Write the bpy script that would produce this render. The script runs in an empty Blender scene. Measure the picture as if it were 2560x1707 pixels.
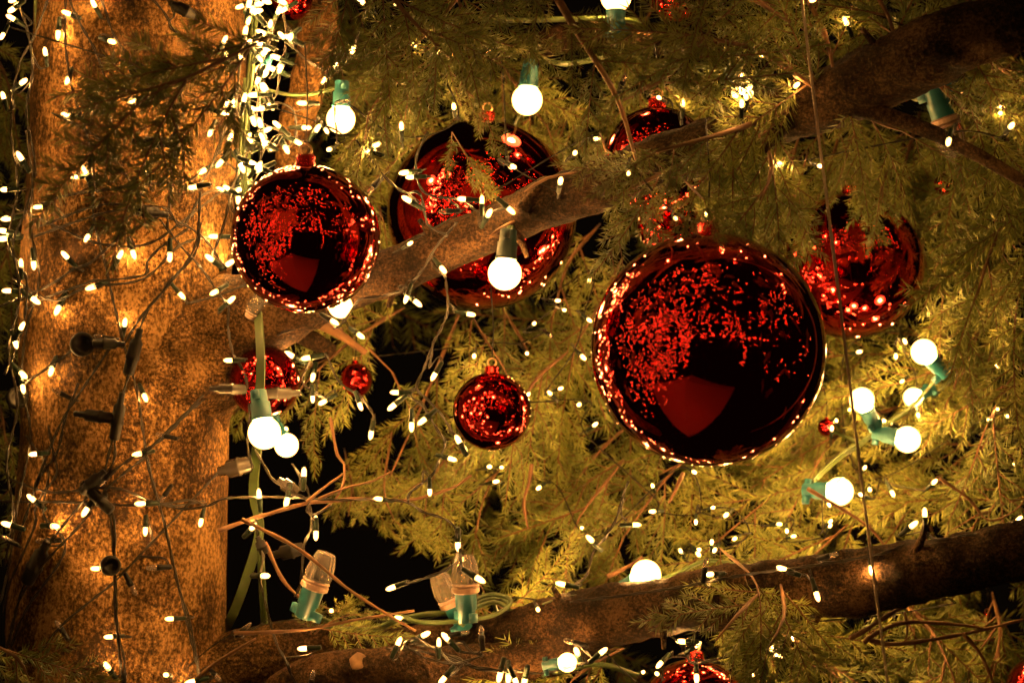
import bpy, math, random
import numpy as np
from mathutils import Vector, Matrix, noise
random.seed(7); RNG = np.random.default_rng(7)
PI = math.pi
SC = bpy.context.scene
COL = SC.collection

# ------------------------------------------------------------------ camera, world, exposure
F = 4700.0                                   # focal length in photo pixels (photo is 2560 x 1707)
cam_d = bpy.data.cameras.new('camera'); cam = bpy.data.objects.new('camera', cam_d); COL.objects.link(cam)
cam.rotation_euler = (PI/2, 0, 0)
cam_d.sensor_width = 36.0; cam_d.sensor_fit = 'HORIZONTAL'; cam_d.lens = 36.0*F/2560.0
cam_d.clip_start = 0.05; cam_d.clip_end = 200
cam_d.dof.use_dof = True; cam_d.dof.focus_distance = 2.2; cam_d.dof.aperture_fstop = 6.3
SC.camera = cam
wd = bpy.data.worlds.new('World'); SC.world = wd; wd.use_nodes = True
wd.node_tree.nodes['Background'].inputs[0].default_value = (1.0, .55, .25, 1)
wd.node_tree.nodes['Background'].inputs[1].default_value = 0.0015
SC.view_settings.view_transform = 'Standard'; SC.view_settings.look = 'None'
SC.view_settings.exposure = 0.55; SC.view_settings.gamma = 1.0
cy = SC.cycles
cy.use_denoising = True; cy.max_bounces = 6; cy.diffuse_bounces = 1; cy.glossy_bounces = 4
cy.transmission_bounces = 6; cy.transparent_max_bounces = 10; cy.caustics_reflective = False; cy.caustics_refractive = False
cy.sample_clamp_indirect = 3.0; cy.sample_clamp_direct = 60.0; cy.use_light_tree = True; cy.use_adaptive_sampling = True; cy.adaptive_threshold = .02; cy.adaptive_min_samples = 20
MINI_L, GLOBE_L = 680.0, 800.0          # filaments; the glass round them glows far less
WARM = (1.0, .49, .125, 1)

# ------------------------------------------------------------------ pixel helpers (photo pixels + real depth -> metres)
def P(px, py, Y): return Vector(((px-1280)/F*Y, Y, -(py-853.5)/F*Y))
ZO = {}
for i, c in enumerate('ABCDEFGHIJKL'): ZO[c] = (640*(i % 4), (0, 570, 1137)[i//4])
def z(c, x, y): o = ZO[c]; return (o[0]+x/2.752, o[1]+y/2.752)
def d(x, y): return (x*1.0884, y*1.0884)
def mm(px, Y): return px/F*Y

# ------------------------------------------------------------------ materials
def mat(name):
    m = bpy.data.materials.new(name); m.use_nodes = True
    return m, m.node_tree.nodes, m.node_tree.links, m.node_tree.nodes['Principled BSDF']
def simple(name, col, rough=.5, metal=0., var=.0, spec=.5, trans=0.):
    m, n, l, b = mat(name)
    b.inputs['Base Color'].default_value = (*col, 1); b.inputs['Roughness'].default_value = rough
    b.inputs['Metallic'].default_value = metal; b.inputs['Specular IOR Level'].default_value = spec
    b.inputs['Transmission Weight'].default_value = trans
    if var:
        t = n.new('ShaderNodeTexNoise'); t.inputs['Scale'].default_value = 60; t.inputs['Detail'].default_value = 4
        co = n.new('ShaderNodeTexCoord'); l.new(co.outputs['Object'], t.inputs['Vector'])
        r = n.new('ShaderNodeValToRGB')
        r.color_ramp.elements[0].position = .3; r.color_ramp.elements[1].position = .7
        r.color_ramp.elements[0].color = (*[c*(1-var) for c in col], 1); r.color_ramp.elements[1].color = (*[min(1, c*(1+var)) for c in col], 1)
        l.new(t.outputs['Fac'], r.inputs['Fac']); l.new(r.outputs['Color'], b.inputs['Base Color'])
    return m
def emis(name, L, fade=None):
    m, n, l, b = mat(name)
    b.inputs['Base Color'].default_value = (.8, .7, .55, 1); b.inputs['Roughness'].default_value = .3
    b.inputs['Emission Color'].default_value = WARM; b.inputs['Emission Strength'].default_value = L
    if fade:                                                          # frosted lamp: the filament sits in the tip half, the base glows less
        co = n.new('ShaderNodeTexCoord'); sx = n.new('ShaderNodeSeparateXYZ'); mr = n.new('ShaderNodeMapRange'); mr.interpolation_type = 'SMOOTHSTEP'
        l.new(co.outputs['Object'], sx.inputs[0]); l.new(sx.outputs['Z'], mr.inputs['Value'])
        mr.inputs['From Min'].default_value = fade[0]; mr.inputs['From Max'].default_value = fade[1]; mr.inputs['To Min'].default_value = L*fade[2]; mr.inputs['To Max'].default_value = L
        oi = n.new('ShaderNodeObjectInfo'); va = n.new('ShaderNodeMath'); va.operation = 'MULTIPLY_ADD'; va.inputs[1].default_value = .9; va.inputs[2].default_value = .55
        mu = n.new('ShaderNodeMath'); mu.operation = 'MULTIPLY'; l.new(oi.outputs['Random'], va.inputs[0]); l.new(va.outputs[0], mu.inputs[0]); l.new(mr.outputs['Result'], mu.inputs[1])
        l.new(mu.outputs[0], b.inputs['Emission Strength'])
    return m
def envelope(name, L):
    m = bpy.data.materials.new(name); m.use_nodes = True; n, l = m.node_tree.nodes, m.node_tree.links
    n.remove(n['Principled BSDF']); out = n['Material Output']
    tr = n.new('ShaderNodeBsdfTransparent'); tr.inputs[0].default_value = (.93, .9, .84, 1)
    em = n.new('ShaderNodeEmission'); em.inputs[0].default_value = WARM; em.inputs[1].default_value = L
    ad = n.new('ShaderNodeAddShader'); l.new(tr.outputs[0], ad.inputs[0]); l.new(em.outputs[0], ad.inputs[1]); l.new(ad.outputs[0], out.inputs[0])
    m.cycles.emission_sampling = 'NONE'
    return m
def bark_mat(name, dark, mid, light, sc=1.0, zs=.75, bump=.35, second=None):
    m, n, l, b = mat(name)
    co = n.new('ShaderNodeTexCoord'); mp = n.new('ShaderNodeMapping'); mp.inputs['Scale'].default_value = (1, 1, zs)
    l.new(co.outputs['Object'], mp.inputs['Vector'])
    t1 = n.new('ShaderNodeTexNoise'); t1.inputs['Scale'].default_value = 205*sc; t1.inputs['Detail'].default_value = 5; t1.inputs['Roughness'].default_value = .78
    t2 = n.new('ShaderNodeTexNoise'); t2.inputs['Scale'].default_value = 16*sc; t2.inputs['Detail'].default_value = 4
    for t in (t1, t2): l.new(mp.outputs['Vector'], t.inputs['Vector'])
    mx = n.new('ShaderNodeMath'); mx.operation = 'MULTIPLY_ADD'; mx.inputs[1].default_value = .75
    sb = n.new('ShaderNodeMath'); sb.operation = 'MULTIPLY_ADD'; sb.inputs[1].default_value = .42; sb.inputs[2].default_value = -.08
    l.new(t2.outputs['Fac'], sb.inputs[0]); l.new(t1.outputs['Fac'], mx.inputs[0]); l.new(sb.outputs[0], mx.inputs[2])
    r = n.new('ShaderNodeValToRGB'); e = r.color_ramp.elements
    e[0].position = .43; e[0].color = (*dark, 1); e[1].position = .615; e[1].color = (*light, 1)
    k = e.new(.51); k.color = (*mid, 1)
    l.new(mx.outputs[0], r.inputs['Fac']); l.new(r.outputs['Color'], b.inputs['Base Color'])
    if second:                                                        # trunk bark tone near trunk; further out, rough bark with shade put into colour
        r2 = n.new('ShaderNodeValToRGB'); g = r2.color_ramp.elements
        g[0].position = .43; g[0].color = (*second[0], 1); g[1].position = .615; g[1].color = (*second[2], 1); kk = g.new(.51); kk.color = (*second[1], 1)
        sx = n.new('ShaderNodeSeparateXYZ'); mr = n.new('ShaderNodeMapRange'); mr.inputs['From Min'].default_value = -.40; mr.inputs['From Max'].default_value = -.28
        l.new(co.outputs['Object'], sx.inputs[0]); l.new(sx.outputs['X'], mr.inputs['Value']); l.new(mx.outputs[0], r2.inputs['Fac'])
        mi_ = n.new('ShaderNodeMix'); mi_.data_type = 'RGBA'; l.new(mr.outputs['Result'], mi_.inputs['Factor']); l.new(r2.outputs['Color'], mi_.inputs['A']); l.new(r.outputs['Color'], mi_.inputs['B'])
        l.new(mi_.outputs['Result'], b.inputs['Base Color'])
    b.inputs['Roughness'].default_value = .85; b.inputs['Specular IOR Level'].default_value = .12
    bp = n.new('ShaderNodeBump'); bp.inputs['Strength'].default_value = bump; bp.inputs['Distance'].default_value = .006
    t3 = n.new('ShaderNodeTexNoise'); t3.inputs['Scale'].default_value = 420*sc; t3.inputs['Detail'].default_value = 3; l.new(mp.outputs['Vector'], t3.inputs['Vector'])
    ad = n.new('ShaderNodeMath'); ad.operation = 'MULTIPLY_ADD'; ad.inputs[1].default_value = .35; l.new(t3.outputs['Fac'], ad.inputs[0]); l.new(mx.outputs[0], ad.inputs[2])
    l.new(ad.outputs[0], bp.inputs['Height']); l.new(bp.outputs['Normal'], b.inputs['Normal'])
    return m
M = {}
M['bark'] = bark_mat('trunk_bark', (.012, .0055, .002), (.07, .035, .0095), (.23, .13, .044), bump=.8)
M['limb'] = bark_mat('limb_bark', (.004, .002, .001), (.02, .0095, .004), (.072, .038, .016), 1.3, 1.0, 1.0, ((.012, .0055, .002), (.07, .035, .0095), (.23, .13, .044)))  # outer tones darkened to carry shade; last set is the trunk's own
M['scar'] = simple('cut_wood', (.15, .085, .04), .9, var=.5)
M['twig'] = simple('twig_bark', (.105, .047, .016), .75, var=.4)
M['wire'] = simple('dark_wire', (.008, .007, .005), .55, spec=.2)
M['thinwire'] = simple('brown_green_wire', (.014, .011, .007), .5, spec=.25)
M['socket'] = simple('green_socket', (.005, .013, .006), .5, spec=.2)
M['black'] = simple('black_plastic', (.006, .0055, .005), .6, spec=.12)
M['teal'] = simple('teal_socket', (.010, .10, .125), .45, var=.2)
M['cord'] = simple('green_cord', (.036, .06, .013), .5, var=.2)
M['steel'] = simple('steel_cable', (.33, .26, .2), .4, metal=.7)
M['cap'] = simple('red_cap', (.62, .02, .015), .25, metal=.8)
M['loop'] = simple('brass_loop', (.75, .5, .28), .35, metal=.9)
M['pvc'] = simple('clear_grey_plug', (.045, .038, .033), .15, var=.1)
M['lit'] = emis('fairy_filament', MINI_L, (-1., -.5, 1.))
M['lamp_dark'] = simple('dark_teal_socket', (.006, .03, .032), .5)
M['globe'] = emis('globe_filament', GLOBE_L, (-1., -.5, 1.))
M['far'] = emis('far_bulb_lit', 40)
M['mini_glass'] = envelope('frosted_mini_glass', 3.0); M['globe_glass'] = envelope('frosted_globe_glass', 3.4)
def glass_mat():
    m, n, l, b = mat('clear_bulb_glass')
    b.inputs['Base Color'].default_value = (1, .86, .78, 1); b.inputs['Roughness'].default_value = .12
    b.inputs['Transmission Weight'].default_value = .84; b.inputs['IOR'].default_value = 1.45; b.inputs['Specular IOR Level'].default_value = .8
    return m
M['glass'] = glass_mat()
def bauble_mat():
    m, n, l, b = mat('red_mirror_lacquer')
    b.inputs['Base Color'].default_value = (.86, .010, .012, 1); b.inputs['Metallic'].default_value = 1.0
    b.inputs['Roughness'].default_value = .045
    tr_ = n.new('ShaderNodeTexNoise'); tr_.inputs['Scale'].default_value = 45; tr_.inputs['Detail'].default_value = 6; rr_ = n.new('ShaderNodeMapRange'); rr_.inputs['From Min'].default_value = .45; rr_.inputs['From Max'].default_value = .8; rr_.inputs['To Min'].default_value = .035; rr_.inputs['To Max'].default_value = .16
    l.new(tr_.outputs['Fac'], rr_.inputs['Value']); l.new(rr_.outputs['Result'], b.inputs['Roughness'])
    b.inputs['Coat Weight'].default_value = .9; b.inputs['Coat Roughness'].default_value = .04; b.inputs['Coat IOR'].default_value = 1.45
    co = n.new('ShaderNodeTexCoord'); t = n.new('ShaderNodeTexNoise'); t.inputs['Scale'].default_value = 14; t.inputs['Detail'].default_value = 3
    l.new(co.outputs['Object'], t.inputs['Vector'])
    bp = n.new('ShaderNodeBump'); bp.inputs['Strength'].default_value = .02; bp.inputs['Distance'].default_value = .01
    l.new(t.outputs['Fac'], bp.inputs['Height']); l.new(bp.outputs['Normal'], b.inputs['Normal'])
    return m
M['bauble'] = bauble_mat()
def needle_mat():
    m, n, l, b = mat('spruce_needle')
    oi = n.new('ShaderNodeObjectInfo'); geo = n.new('ShaderNodeNewGeometry')
    r = n.new('ShaderNodeValToRGB'); e = r.color_ramp.elements
    e[0].position = 0; e[0].color = (.062, .084, .013, 1); e[1].position = 1; e[1].color = (.275, .29, .056, 1)
    k = e.new(.55); k.color = (.15, .175, .032, 1); e[0].color = (.095, .062, .016, 1); k2 = e.new(.16); k2.color = (.062, .084, .013, 1)
    ad = n.new('ShaderNodeMath'); ad.operation = 'MULTIPLY_ADD'; ad.inputs[1].default_value = .5
    ml = n.new('ShaderNodeMath'); ml.operation = 'MULTIPLY'; ml.inputs[1].default_value = .5
    l.new(geo.outputs['Random Per Island'], ad.inputs[0]); l.new(oi.outputs['Random'], ml.inputs[0]); l.new(ml.outputs[0], ad.inputs[2])
    l.new(ad.outputs[0], r.inputs['Fac']); l.new(r.outputs['Color'], b.inputs['Base Color'])
    b.inputs['Roughness'].default_value = .5; b.inputs['Specular IOR Level'].default_value = .4
    return m
M['needle'] = needle_mat()

# ------------------------------------------------------------------ mesh helpers
class MB:
    def __init__(s): s.v = []; s.f = []; s.m = []; s.n = 0
    def add(s, v, f, mi=0):
        s.v.append(np.asarray(v, float).reshape(-1, 3)); s.f.extend([tuple(int(i)+s.n for i in q) for q in f]); s.m.extend([mi]*len(f)); s.n += len(s.v[-1])
    def mesh(s, name, mats, smooth=True):
        me = bpy.data.meshes.new(name); me.from_pydata(np.concatenate(s.v).tolist(), [], s.f)
        for m_ in mats: me.materials.append(m_)
        if len(mats) > 1: me.polygons.foreach_set('material_index', s.m)
        me.polygons.foreach_set('use_smooth', [smooth]*len(s.f)); me.update(); return me
def obj(name, me, parent=None, M_=None):
    o = bpy.data.objects.new(name, me); COL.objects.link(o)
    if parent: o.parent = parent
    if M_ is not None: o.matrix_local = M_
    return o
def empty(name, loc, label, cat, group=None):
    o = bpy.data.objects.new(name, None); COL.objects.link(o); o.location = loc; o.empty_display_size = .01
    o['label'] = label; o['category'] = cat
    if group: o['group'] = group
    return o
def catmull(pts, step):
    p = np.asarray([list(q) for q in pts], float)
    if len(p) == 2: p = np.array([p[0], (p[0]+p[1])/2, p[1]])
    q = np.vstack([2*p[0]-p[1], p, 2*p[-1]-p[-2]]); out = []
    for i in range(1, len(q)-2):
        n_ = max(2, int(np.linalg.norm(q[i+1]-q[i])/step)); t = np.linspace(0, 1, n_, endpoint=False)[:, None]
        a, b, c, e = q[i-1], q[i], q[i+1], q[i+2]
        out.append(.5*(2*b+(c-a)*t+(2*a-5*b+4*c-e)*t*t+(3*b-a-3*c+e)*t**3))
    out.append(p[-1:]); return np.concatenate(out)
def frames(p):
    T = np.gradient(p, axis=0); T /= np.linalg.norm(T, axis=1)[:, None]+1e-12
    u = np.cross(T[0], [.13, .31, .94]); u /= np.linalg.norm(u); U = [u]
    for i in range(1, len(p)):
        u = U[-1]-T[i]*np.dot(U[-1], T[i]); u /= np.linalg.norm(u)+1e-12; U.append(u)
    U = np.array(U); return T, U, np.cross(T, U)
def tube(mb, p, r, seg=6, mi=0, disp=None, closed=True, flat=None):
    p = np.asarray(p, float); N = len(p); r = np.broadcast_to(np.asarray(r, float), (N,))
    T, U, V = frames(p); a = np.arange(seg)*2*PI/seg
    ca, sa = np.cos(a), np.sin(a)*(1 if flat is None else flat)
    R = r[:, None]*np.ones(seg)[None]
    if disp is not None: R = R*disp(p, a)
    v = p[:, None]+R[..., None]*(ca[None, :, None]*U[:, None]+sa[None, :, None]*V[:, None])
    f = [(i*seg+j, i*seg+(j+1) % seg, (i+1)*seg+(j+1) % seg, (i+1)*seg+j) for i in range(N-1) for j in range(seg)]
    if closed: f += [tuple(range(seg))[::-1], tuple((N-1)*seg+j for j in range(seg))]
    mb.add(v.reshape(-1, 3), f, mi)
def lathe(mb, prof, seg=24, mi=0, rib=0):
    v = []; f = []
    for k, (r, h) in enumerate(prof):
        for j in range(seg):
            rr = r*(1+(rib if j % 2 else -rib)); a = 2*PI*j/seg; v.append((rr*math.cos(a), rr*math.sin(a), h))
    for k in range(len(prof)-1):
        for j in range(seg): f.append((k*seg+j, k*seg+(j+1) % seg, (k+1)*seg+(j+1) % seg, (k+1)*seg+j))
    f.append(tuple(range(seg))[::-1]); f.append(tuple((len(prof)-1)*seg+j for j in range(seg)))
    mb.add(v, f, mi)
def box(mb, c, s, mi=0):
    v = [(c[0]+s[0]*(i & 1 and .5 or -.5), c[1]+s[1]*(i & 2 and .5 or -.5), c[2]+s[2]*(i & 4 and .5 or -.5)) for i in range(8)]
    mb.add(v, [(0, 2, 3, 1), (4, 5, 7, 6), (0, 1, 5, 4), (2, 6, 7, 3), (0, 4, 6, 2), (1, 3, 7, 5)], mi)
def zdir(dirv, loc, roll=0.):
    q = Vector(dirv).to_track_quat('Z', 'Y'); return Matrix.Translation(loc) @ q.to_matrix().to_4x4() @ Matrix.Rotation(roll, 4, 'Z')

# ------------------------------------------------------------------ the tree: trunk and limbs
tree = empty('spruce_tree', P(320, 3200, 2.46), 'spruce tree with mottled brown trunk at left and green needled branches filling the picture', 'tree')
TREE_INV = Matrix.Translation(-tree.location)
TA, TR = 2.46, .136                                                  # trunk axis depth and radius
def taxis(py): return (350-.037*py-1280)/F*TA
def trad(py): return TR*(1+.02*math.sin(py/260)+.00002*(py-850))
def nz(v, s): return noise.noise(Vector(v)*s)
mb = MB(); pys = np.linspace(-1500, 3200, 330); pp = np.array([[taxis(y), TA, -(y-853.5)/F*TA] for y in pys])
def tdisp(p, a):
    out = np.ones((len(p), len(a)))
    for i, q in enumerate(p):
        for j, t in enumerate(a):
            w = (q[0]+.14*math.cos(t), q[1]+.14*math.sin(t), q[2]*.6)
            out[i, j] = 1+.075*nz(w, 5.5)+.03*nz(w, 17)+.010*nz(w, 55)
    return out
tube(mb, pp, [trad(y) for y in pys], 110, disp=tdisp)
trunk = obj('trunk', mb.mesh('trunk', [M['bark']]), tree, TREE_INV)
def surfY(px, py, off):
    ax = taxis(py); r = trad(py)*1.03; X = (px-1280)/F*2.36; dx = abs(X-ax)
    if dx >= r: return TA-off-.02
    Y = TA-math.sqrt(r*r-dx*dx)
    return Y-off
def ldisp(amp, fine=1.0):
    def fn(p, a):
        out = np.ones((len(p), len(a)))
        for i, q in enumerate(p):
            for j, t in enumerate(a):
                w = (q[0]+.03*math.cos(t), q[1]+.03*math.sin(t), q[2]+.03*math.sin(t+1))
                out[i, j] = 1+amp*nz(w, 11)+amp*.5*nz(w, 38)*fine+amp*.3*nz(w, 110)*fine
        return out
    return fn
def limb(pts, radii, seg=36, step=.006, amp=.24, m='limb', name='limb'):
    pts3 = [P(*q) for q in pts]; c = catmull(pts3, step)
    L0 = np.concatenate([[0], np.cumsum([np.linalg.norm(np.array(pts3[i+1])-np.array(pts3[i])) for i in range(len(pts3)-1)])])
    Lc = np.concatenate([[0], np.cumsum(np.linalg.norm(np.diff(c, axis=0), axis=1))]); Lc = Lc*L0[-1]/Lc[-1]
    r = np.interp(Lc, L0, radii); b = MB(); tube(b, c, r, seg, disp=ldisp(amp))
    return obj(name, b.mesh(name, [M[m]]), tree, TREE_INV)
# collar bulge and upper limb rising to the right
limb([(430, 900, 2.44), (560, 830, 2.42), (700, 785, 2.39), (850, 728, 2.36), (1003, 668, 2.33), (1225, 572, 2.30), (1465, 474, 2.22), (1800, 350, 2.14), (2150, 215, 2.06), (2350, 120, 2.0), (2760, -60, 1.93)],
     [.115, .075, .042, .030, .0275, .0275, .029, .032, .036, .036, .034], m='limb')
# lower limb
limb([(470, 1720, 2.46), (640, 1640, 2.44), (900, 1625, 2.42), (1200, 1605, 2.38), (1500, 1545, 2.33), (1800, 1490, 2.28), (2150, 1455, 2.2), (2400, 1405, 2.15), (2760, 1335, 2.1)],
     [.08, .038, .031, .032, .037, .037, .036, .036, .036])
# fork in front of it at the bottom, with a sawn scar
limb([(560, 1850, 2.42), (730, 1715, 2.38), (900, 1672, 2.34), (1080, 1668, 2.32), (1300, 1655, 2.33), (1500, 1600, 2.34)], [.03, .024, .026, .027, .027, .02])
b = MB(); lathe(b, [(.012, -.012), (.0115, -.002), (.0095, .0002), (.004, -.0008)], 11, 0, .06); sc_o = obj('branch_scar', b.mesh('branch_scar', [M['scar']]), tree, TREE_INV @ zdir((.05, -.9, .45), P(897, 1651, 2.3195)))
# second thin stem behind, top left
limb([(770, -700, 2.62), (785, -100, 2.57), (800, 60, 2.55), (775, 200, 2.55), (735, 330, 2.56), (715, 560, 2.56), (700, 800, 2.5)], [.03, .028, .026, .025, .023, .026, .03], name='stem', m='bark')
# far branches in the background
limb([(1300, 130, 2.75), (1500, 80, 2.75), (1750, 115, 2.75), (1950, 90, 2.8)], [.02, .022, .02, .018], 20)
limb([(1150, 190, 2.8), (1165, 260, 2.75), (1210, 380, 2.72), (1240, 560, 2.75)], [.009, .009, .008, .007], 14)
limb([(2090, 255, 2.06), (2250, 300, 2.04), (2420, 375, 2.02), (2600, 480, 2.0)], [.011, .008, .007, .006], 14)
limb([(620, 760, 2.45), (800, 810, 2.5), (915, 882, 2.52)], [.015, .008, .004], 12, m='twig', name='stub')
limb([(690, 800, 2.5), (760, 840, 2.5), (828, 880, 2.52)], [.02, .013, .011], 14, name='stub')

for (x, y, Y, ax, ay, ln) in ((1080, 612, 2.30, -30, -60, .035), (1330, 492, 2.23, 40, -50, .03), (980, 720, 2.31, -10, 60, .025), (1290, 590, 2.26, 30, 60, .03), (1400, 1520, 2.33, -20, -60, .03), (1650, 1560, 2.27, 10, 70, .03), (2060, 1500, 2.2, -30, 70, .03), (2290, 1380, 2.15, 20, -70, .035), (1050, 1650, 2.3, 30, 40, .025), (2200, 150, 2.03, -40, -60, .04), (1950, 330, 2.07, -40, 50, .03), (1180, 1570, 2.38, -30, -50, .03)):
    p0 = P(x, y, Y); p1 = p0+Vector((ax, -18, -ay)).normalized()*ln; b = MB(); tube(b, [p0-(p1-p0)*.6, p0, (p0+p1)/2+Vector((.002, 0, .002)), p1], [.009, .0065, .0042, .0028], 8); obj('stub', b.mesh('stub', [M['limb']]), tree, TREE_INV)
# bare twigs: (points in zoom cells), depth
def twig(cell, pts, Y, r, dY=0.):
    c = [P(*z(cell, x, y), Y+dY*i/(len(pts)-1)) for i, (x, y) in enumerate(pts)]; p = catmull(c, .008)
    b = MB(); r *= .72; tube(b, p, np.linspace(r, r*.6, len(p))*(1+.15*np.sin(np.arange(len(p))*1.3)), 6)
    obj('twig', b.mesh('twig', [M['twig']]), tree, TREE_INV)
twig('J', [(-260, 520), (0, 430), (350, 330), (520, 318), (700, 300), (1050, 310), (1350, 225), (1480, 140)], 2.30, .0042, .1)
twig('J', [(350, 320), (480, 215), (600, 130)], 2.30, .0028)
twig('J', [(430, 300), (620, 225), (800, 180), (920, 120)], 2.29, .0026)
twig('J', [(-100, 440), (0, 490), (300, 650), (620, 910), (880, 1080), (1100, 1210)], 2.27, .0038)
twig('J', [(-150, 1225), (0, 1220), (330, 1200), (700, 1130), (1090, 1070)], 2.3, .0036)
twig('J', [(510, -260), (560, 0), (605, 60), (600, 200), (540, 310), (430, 400)], 2.35, .003)
twig('J', [(60, 600), (180, 850), (300, 980), (440, 1120)], 2.36, .004)
twig('L', [(560, 1260), (660, 1210), (900, 1060), (1270, 900)], 2.22, .0045)
twig('L', [(660, 1290), (740, 1230), (950, 1150), (1350, 1170), (1500, 1200)], 2.24, .004)
twig('L', [(700, 1270), (880, 1300), (1340, 1230), (1760, 1130)], 2.24, .0042)
twig('L', [(1340, 1225), (1470, 1380), (1560, 1600)], 2.24, .0036)
twig('L', [(940, 1080), (960, 1180), (940, 1280), (830, 1310)], 2.24, .0025)
twig('L', [(270, 230), (620, 440), (740, 540), (810, 640)], 2.5, .004)
twig('L', [(1180, 160), (1380, 300), (1520, 450), (1700, 380), (1800, 260)], 2.5, .003)
twig('K', [(135, 60), (120, 180), (80, 330), (110, 500)], 2.55, .004)
twig('K', [(1180, 120), (1130, 230), (1080, 330)], 2.55, .004)
twig('K', [(660, 835), (800, 765), (900, 700)], 2.5, .0045)
twig('I', [(1360, 1530), (1480, 1430), (1660, 1320), (1760, 1260)], 2.31, .0035)
twig('C', [(540, 140), (700, 185), (950, 240), (1100, 250)], 2.6, .004)
twig('A', [(1260, 760), (1240, 640), (1290, 440), (1400, 410), (1500, 330)], 2.05, .0025)

# ------------------------------------------------------------------ spruce sprays
def spray_mesh(seed, L, pairs, side, nlen=.0195, dens=.0017, gap=0.):
    rs = np.random.default_rng(seed); stems = []
    n = 14; t = np.linspace(0, 1, n); bend = rs.normal(0, .09); dz = -.10*rs.uniform(.3, 1.4)
    main = np.stack([L*t, bend*L*t*t, dz*L*t*t], 1); stems.append((main, .0017))
    for k in range(pairs):
        for sgn in (-1, 1):
            if rs.random() < .12: continue
            s = .12+.74*(k+rs.uniform(-.2, .2)+(.25 if sgn > 0 else 0))/pairs
            base = np.array([np.interp(s, t, main[:, c]) for c in range(3)])
            ln = side*L*(1-.72*s)*rs.uniform(.65, 1.15); a = sgn*math.radians(rs.uniform(36, 56)); m = 7; u = np.linspace(0, 1, m)
            cur = -sgn*rs.uniform(.1, .35)*.5
            st = np.stack([base[0]+ln*u*math.cos(a)-ln*u*u*math.sin(a)*cur, base[1]+ln*u*math.sin(a)+ln*u*u*math.cos(a)*cur, base[2]+ln*(rs.normal(0, .12)*u-.22*u*u)], 1)
            stems.append((st, .0011))
            if ln > .075:
                for q in range(int(rs.integers(0, 3))):
                    s2 = rs.uniform(.3, .65); b2 = np.array([np.interp(s2, u, st[:, c]) for c in range(3)]); a2 = a+(1 if q else -1)*math.radians(rs.uniform(30, 48)); l2 = ln*rs.uniform(.3, .48)
                    u2 = np.linspace(0, 1, 5)
                    stems.append((np.stack([b2[0]+l2*u2*math.cos(a2), b2[1]+l2*u2*math.sin(a2), b2[2]+l2*(rs.normal(0, .12)*u2-.15*u2*u2)], 1), .0009))
    mb = MB(); V = []; 
    for st, r in stems: tube(mb, st, np.linspace(r, r*.5, len(st)), 4, 1, closed=False)
    for st, r in stems:
        seg = np.linalg.norm(np.diff(st, axis=0), axis=1); tot = seg.sum(); cum = np.concatenate([[0], np.cumsum(seg)])
        k = max(6, int(tot/dens)); s = np.sort(rs.uniform(.0 if r < .0015 else .1, 1., k))*tot
        b = np.stack([np.interp(s, cum, st[:, c]) for c in range(3)], 1)
        T = np.stack([np.interp(s, cum, np.gradient(st[:, c])) for c in range(3)], 1); T /= np.linalg.norm(T, axis=1)[:, None]
        up = np.array([0, 0, 1.]); S = np.cross(up, T); S /= np.linalg.norm(S, axis=1)[:, None]; N = np.cross(T, S)
        # combed: most needles lie left and right, some stand up, few below
        ph = np.where(rs.random(k) < .5, 0, PI)+rs.normal(0, .26, k); ph = np.where(rs.random(k) < .12, rs.uniform(.4, PI-.4, k), ph)
        sp = np.radians(rs.normal(52, 9, k)); sp *= np.clip(1.0-.55*np.clip((s/tot-.86)/.14, 0, 1), .3, 1)
        D = np.cos(sp)[:, None]*T+np.sin(sp)[:, None]*(np.cos(ph)[:, None]*S+np.sin(ph)[:, None]*N)
        ln = nlen*rs.uniform(.75, 1.15, k)*(1-.25*np.clip((s/tot-.8)/.2, 0, 1))
        tip = b+D*ln[:, None]+T*(ln*.16)[:, None]; mid = b+D*(ln*.22)[:, None]
        A = np.cross(D, N+.3*rs.normal(size=(k, 3))); A /= np.linalg.norm(A, axis=1)[:, None]; B = np.cross(D, A)
        w = .00108
        v = np.stack([b, mid+A*w, mid-A*w*.5+B*w*.85, mid-A*w*.5-B*w*.85, tip], 1).reshape(-1, 3)
        f = []
        for i in range(k):
            o = 5*i; f += [(o, o+1, o+2), (o, o+2, o+3), (o, o+3, o+1), (o+4, o+2, o+1), (o+4, o+3, o+2), (o+4, o+1, o+3)]
        mb.add(v, f, 0)
    return mb
SPR_MB = [spray_mesh(11, .22, 5, .40), spray_mesh(12, .20, 4, .42), spray_mesh(13, .24, 6, .36), spray_mesh(14, .17, 3, .42), spray_mesh(15, .21, 5, .46), spray_mesh(16, .13, 2, .40), spray_mesh(17, .23, 5, .34)]
SPR = [m_.mesh('needle_spray', [M['needle'], M['twig']], False) for m_ in SPR_MB]
SPRAY_N = 0
def spray_matrix(base, ang, tilt, yaw, s):
    a = math.radians(ang); c = math.cos(math.radians(tilt))
    X = Vector((math.cos(a)*c, -math.sin(math.radians(tilt)), math.sin(a)*c)).normalized()
    N = Vector((0, -1, 0)); N = Matrix.Rotation(math.radians(yaw), 3, X) @ N
    Z = (N-X*N.dot(X)).normalized(); Yv = Z.cross(X)
    return Matrix.Translation(base) @ Matrix((X, Yv, Z)).transposed().to_4x4() @ Matrix.Scale(s, 4)
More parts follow.
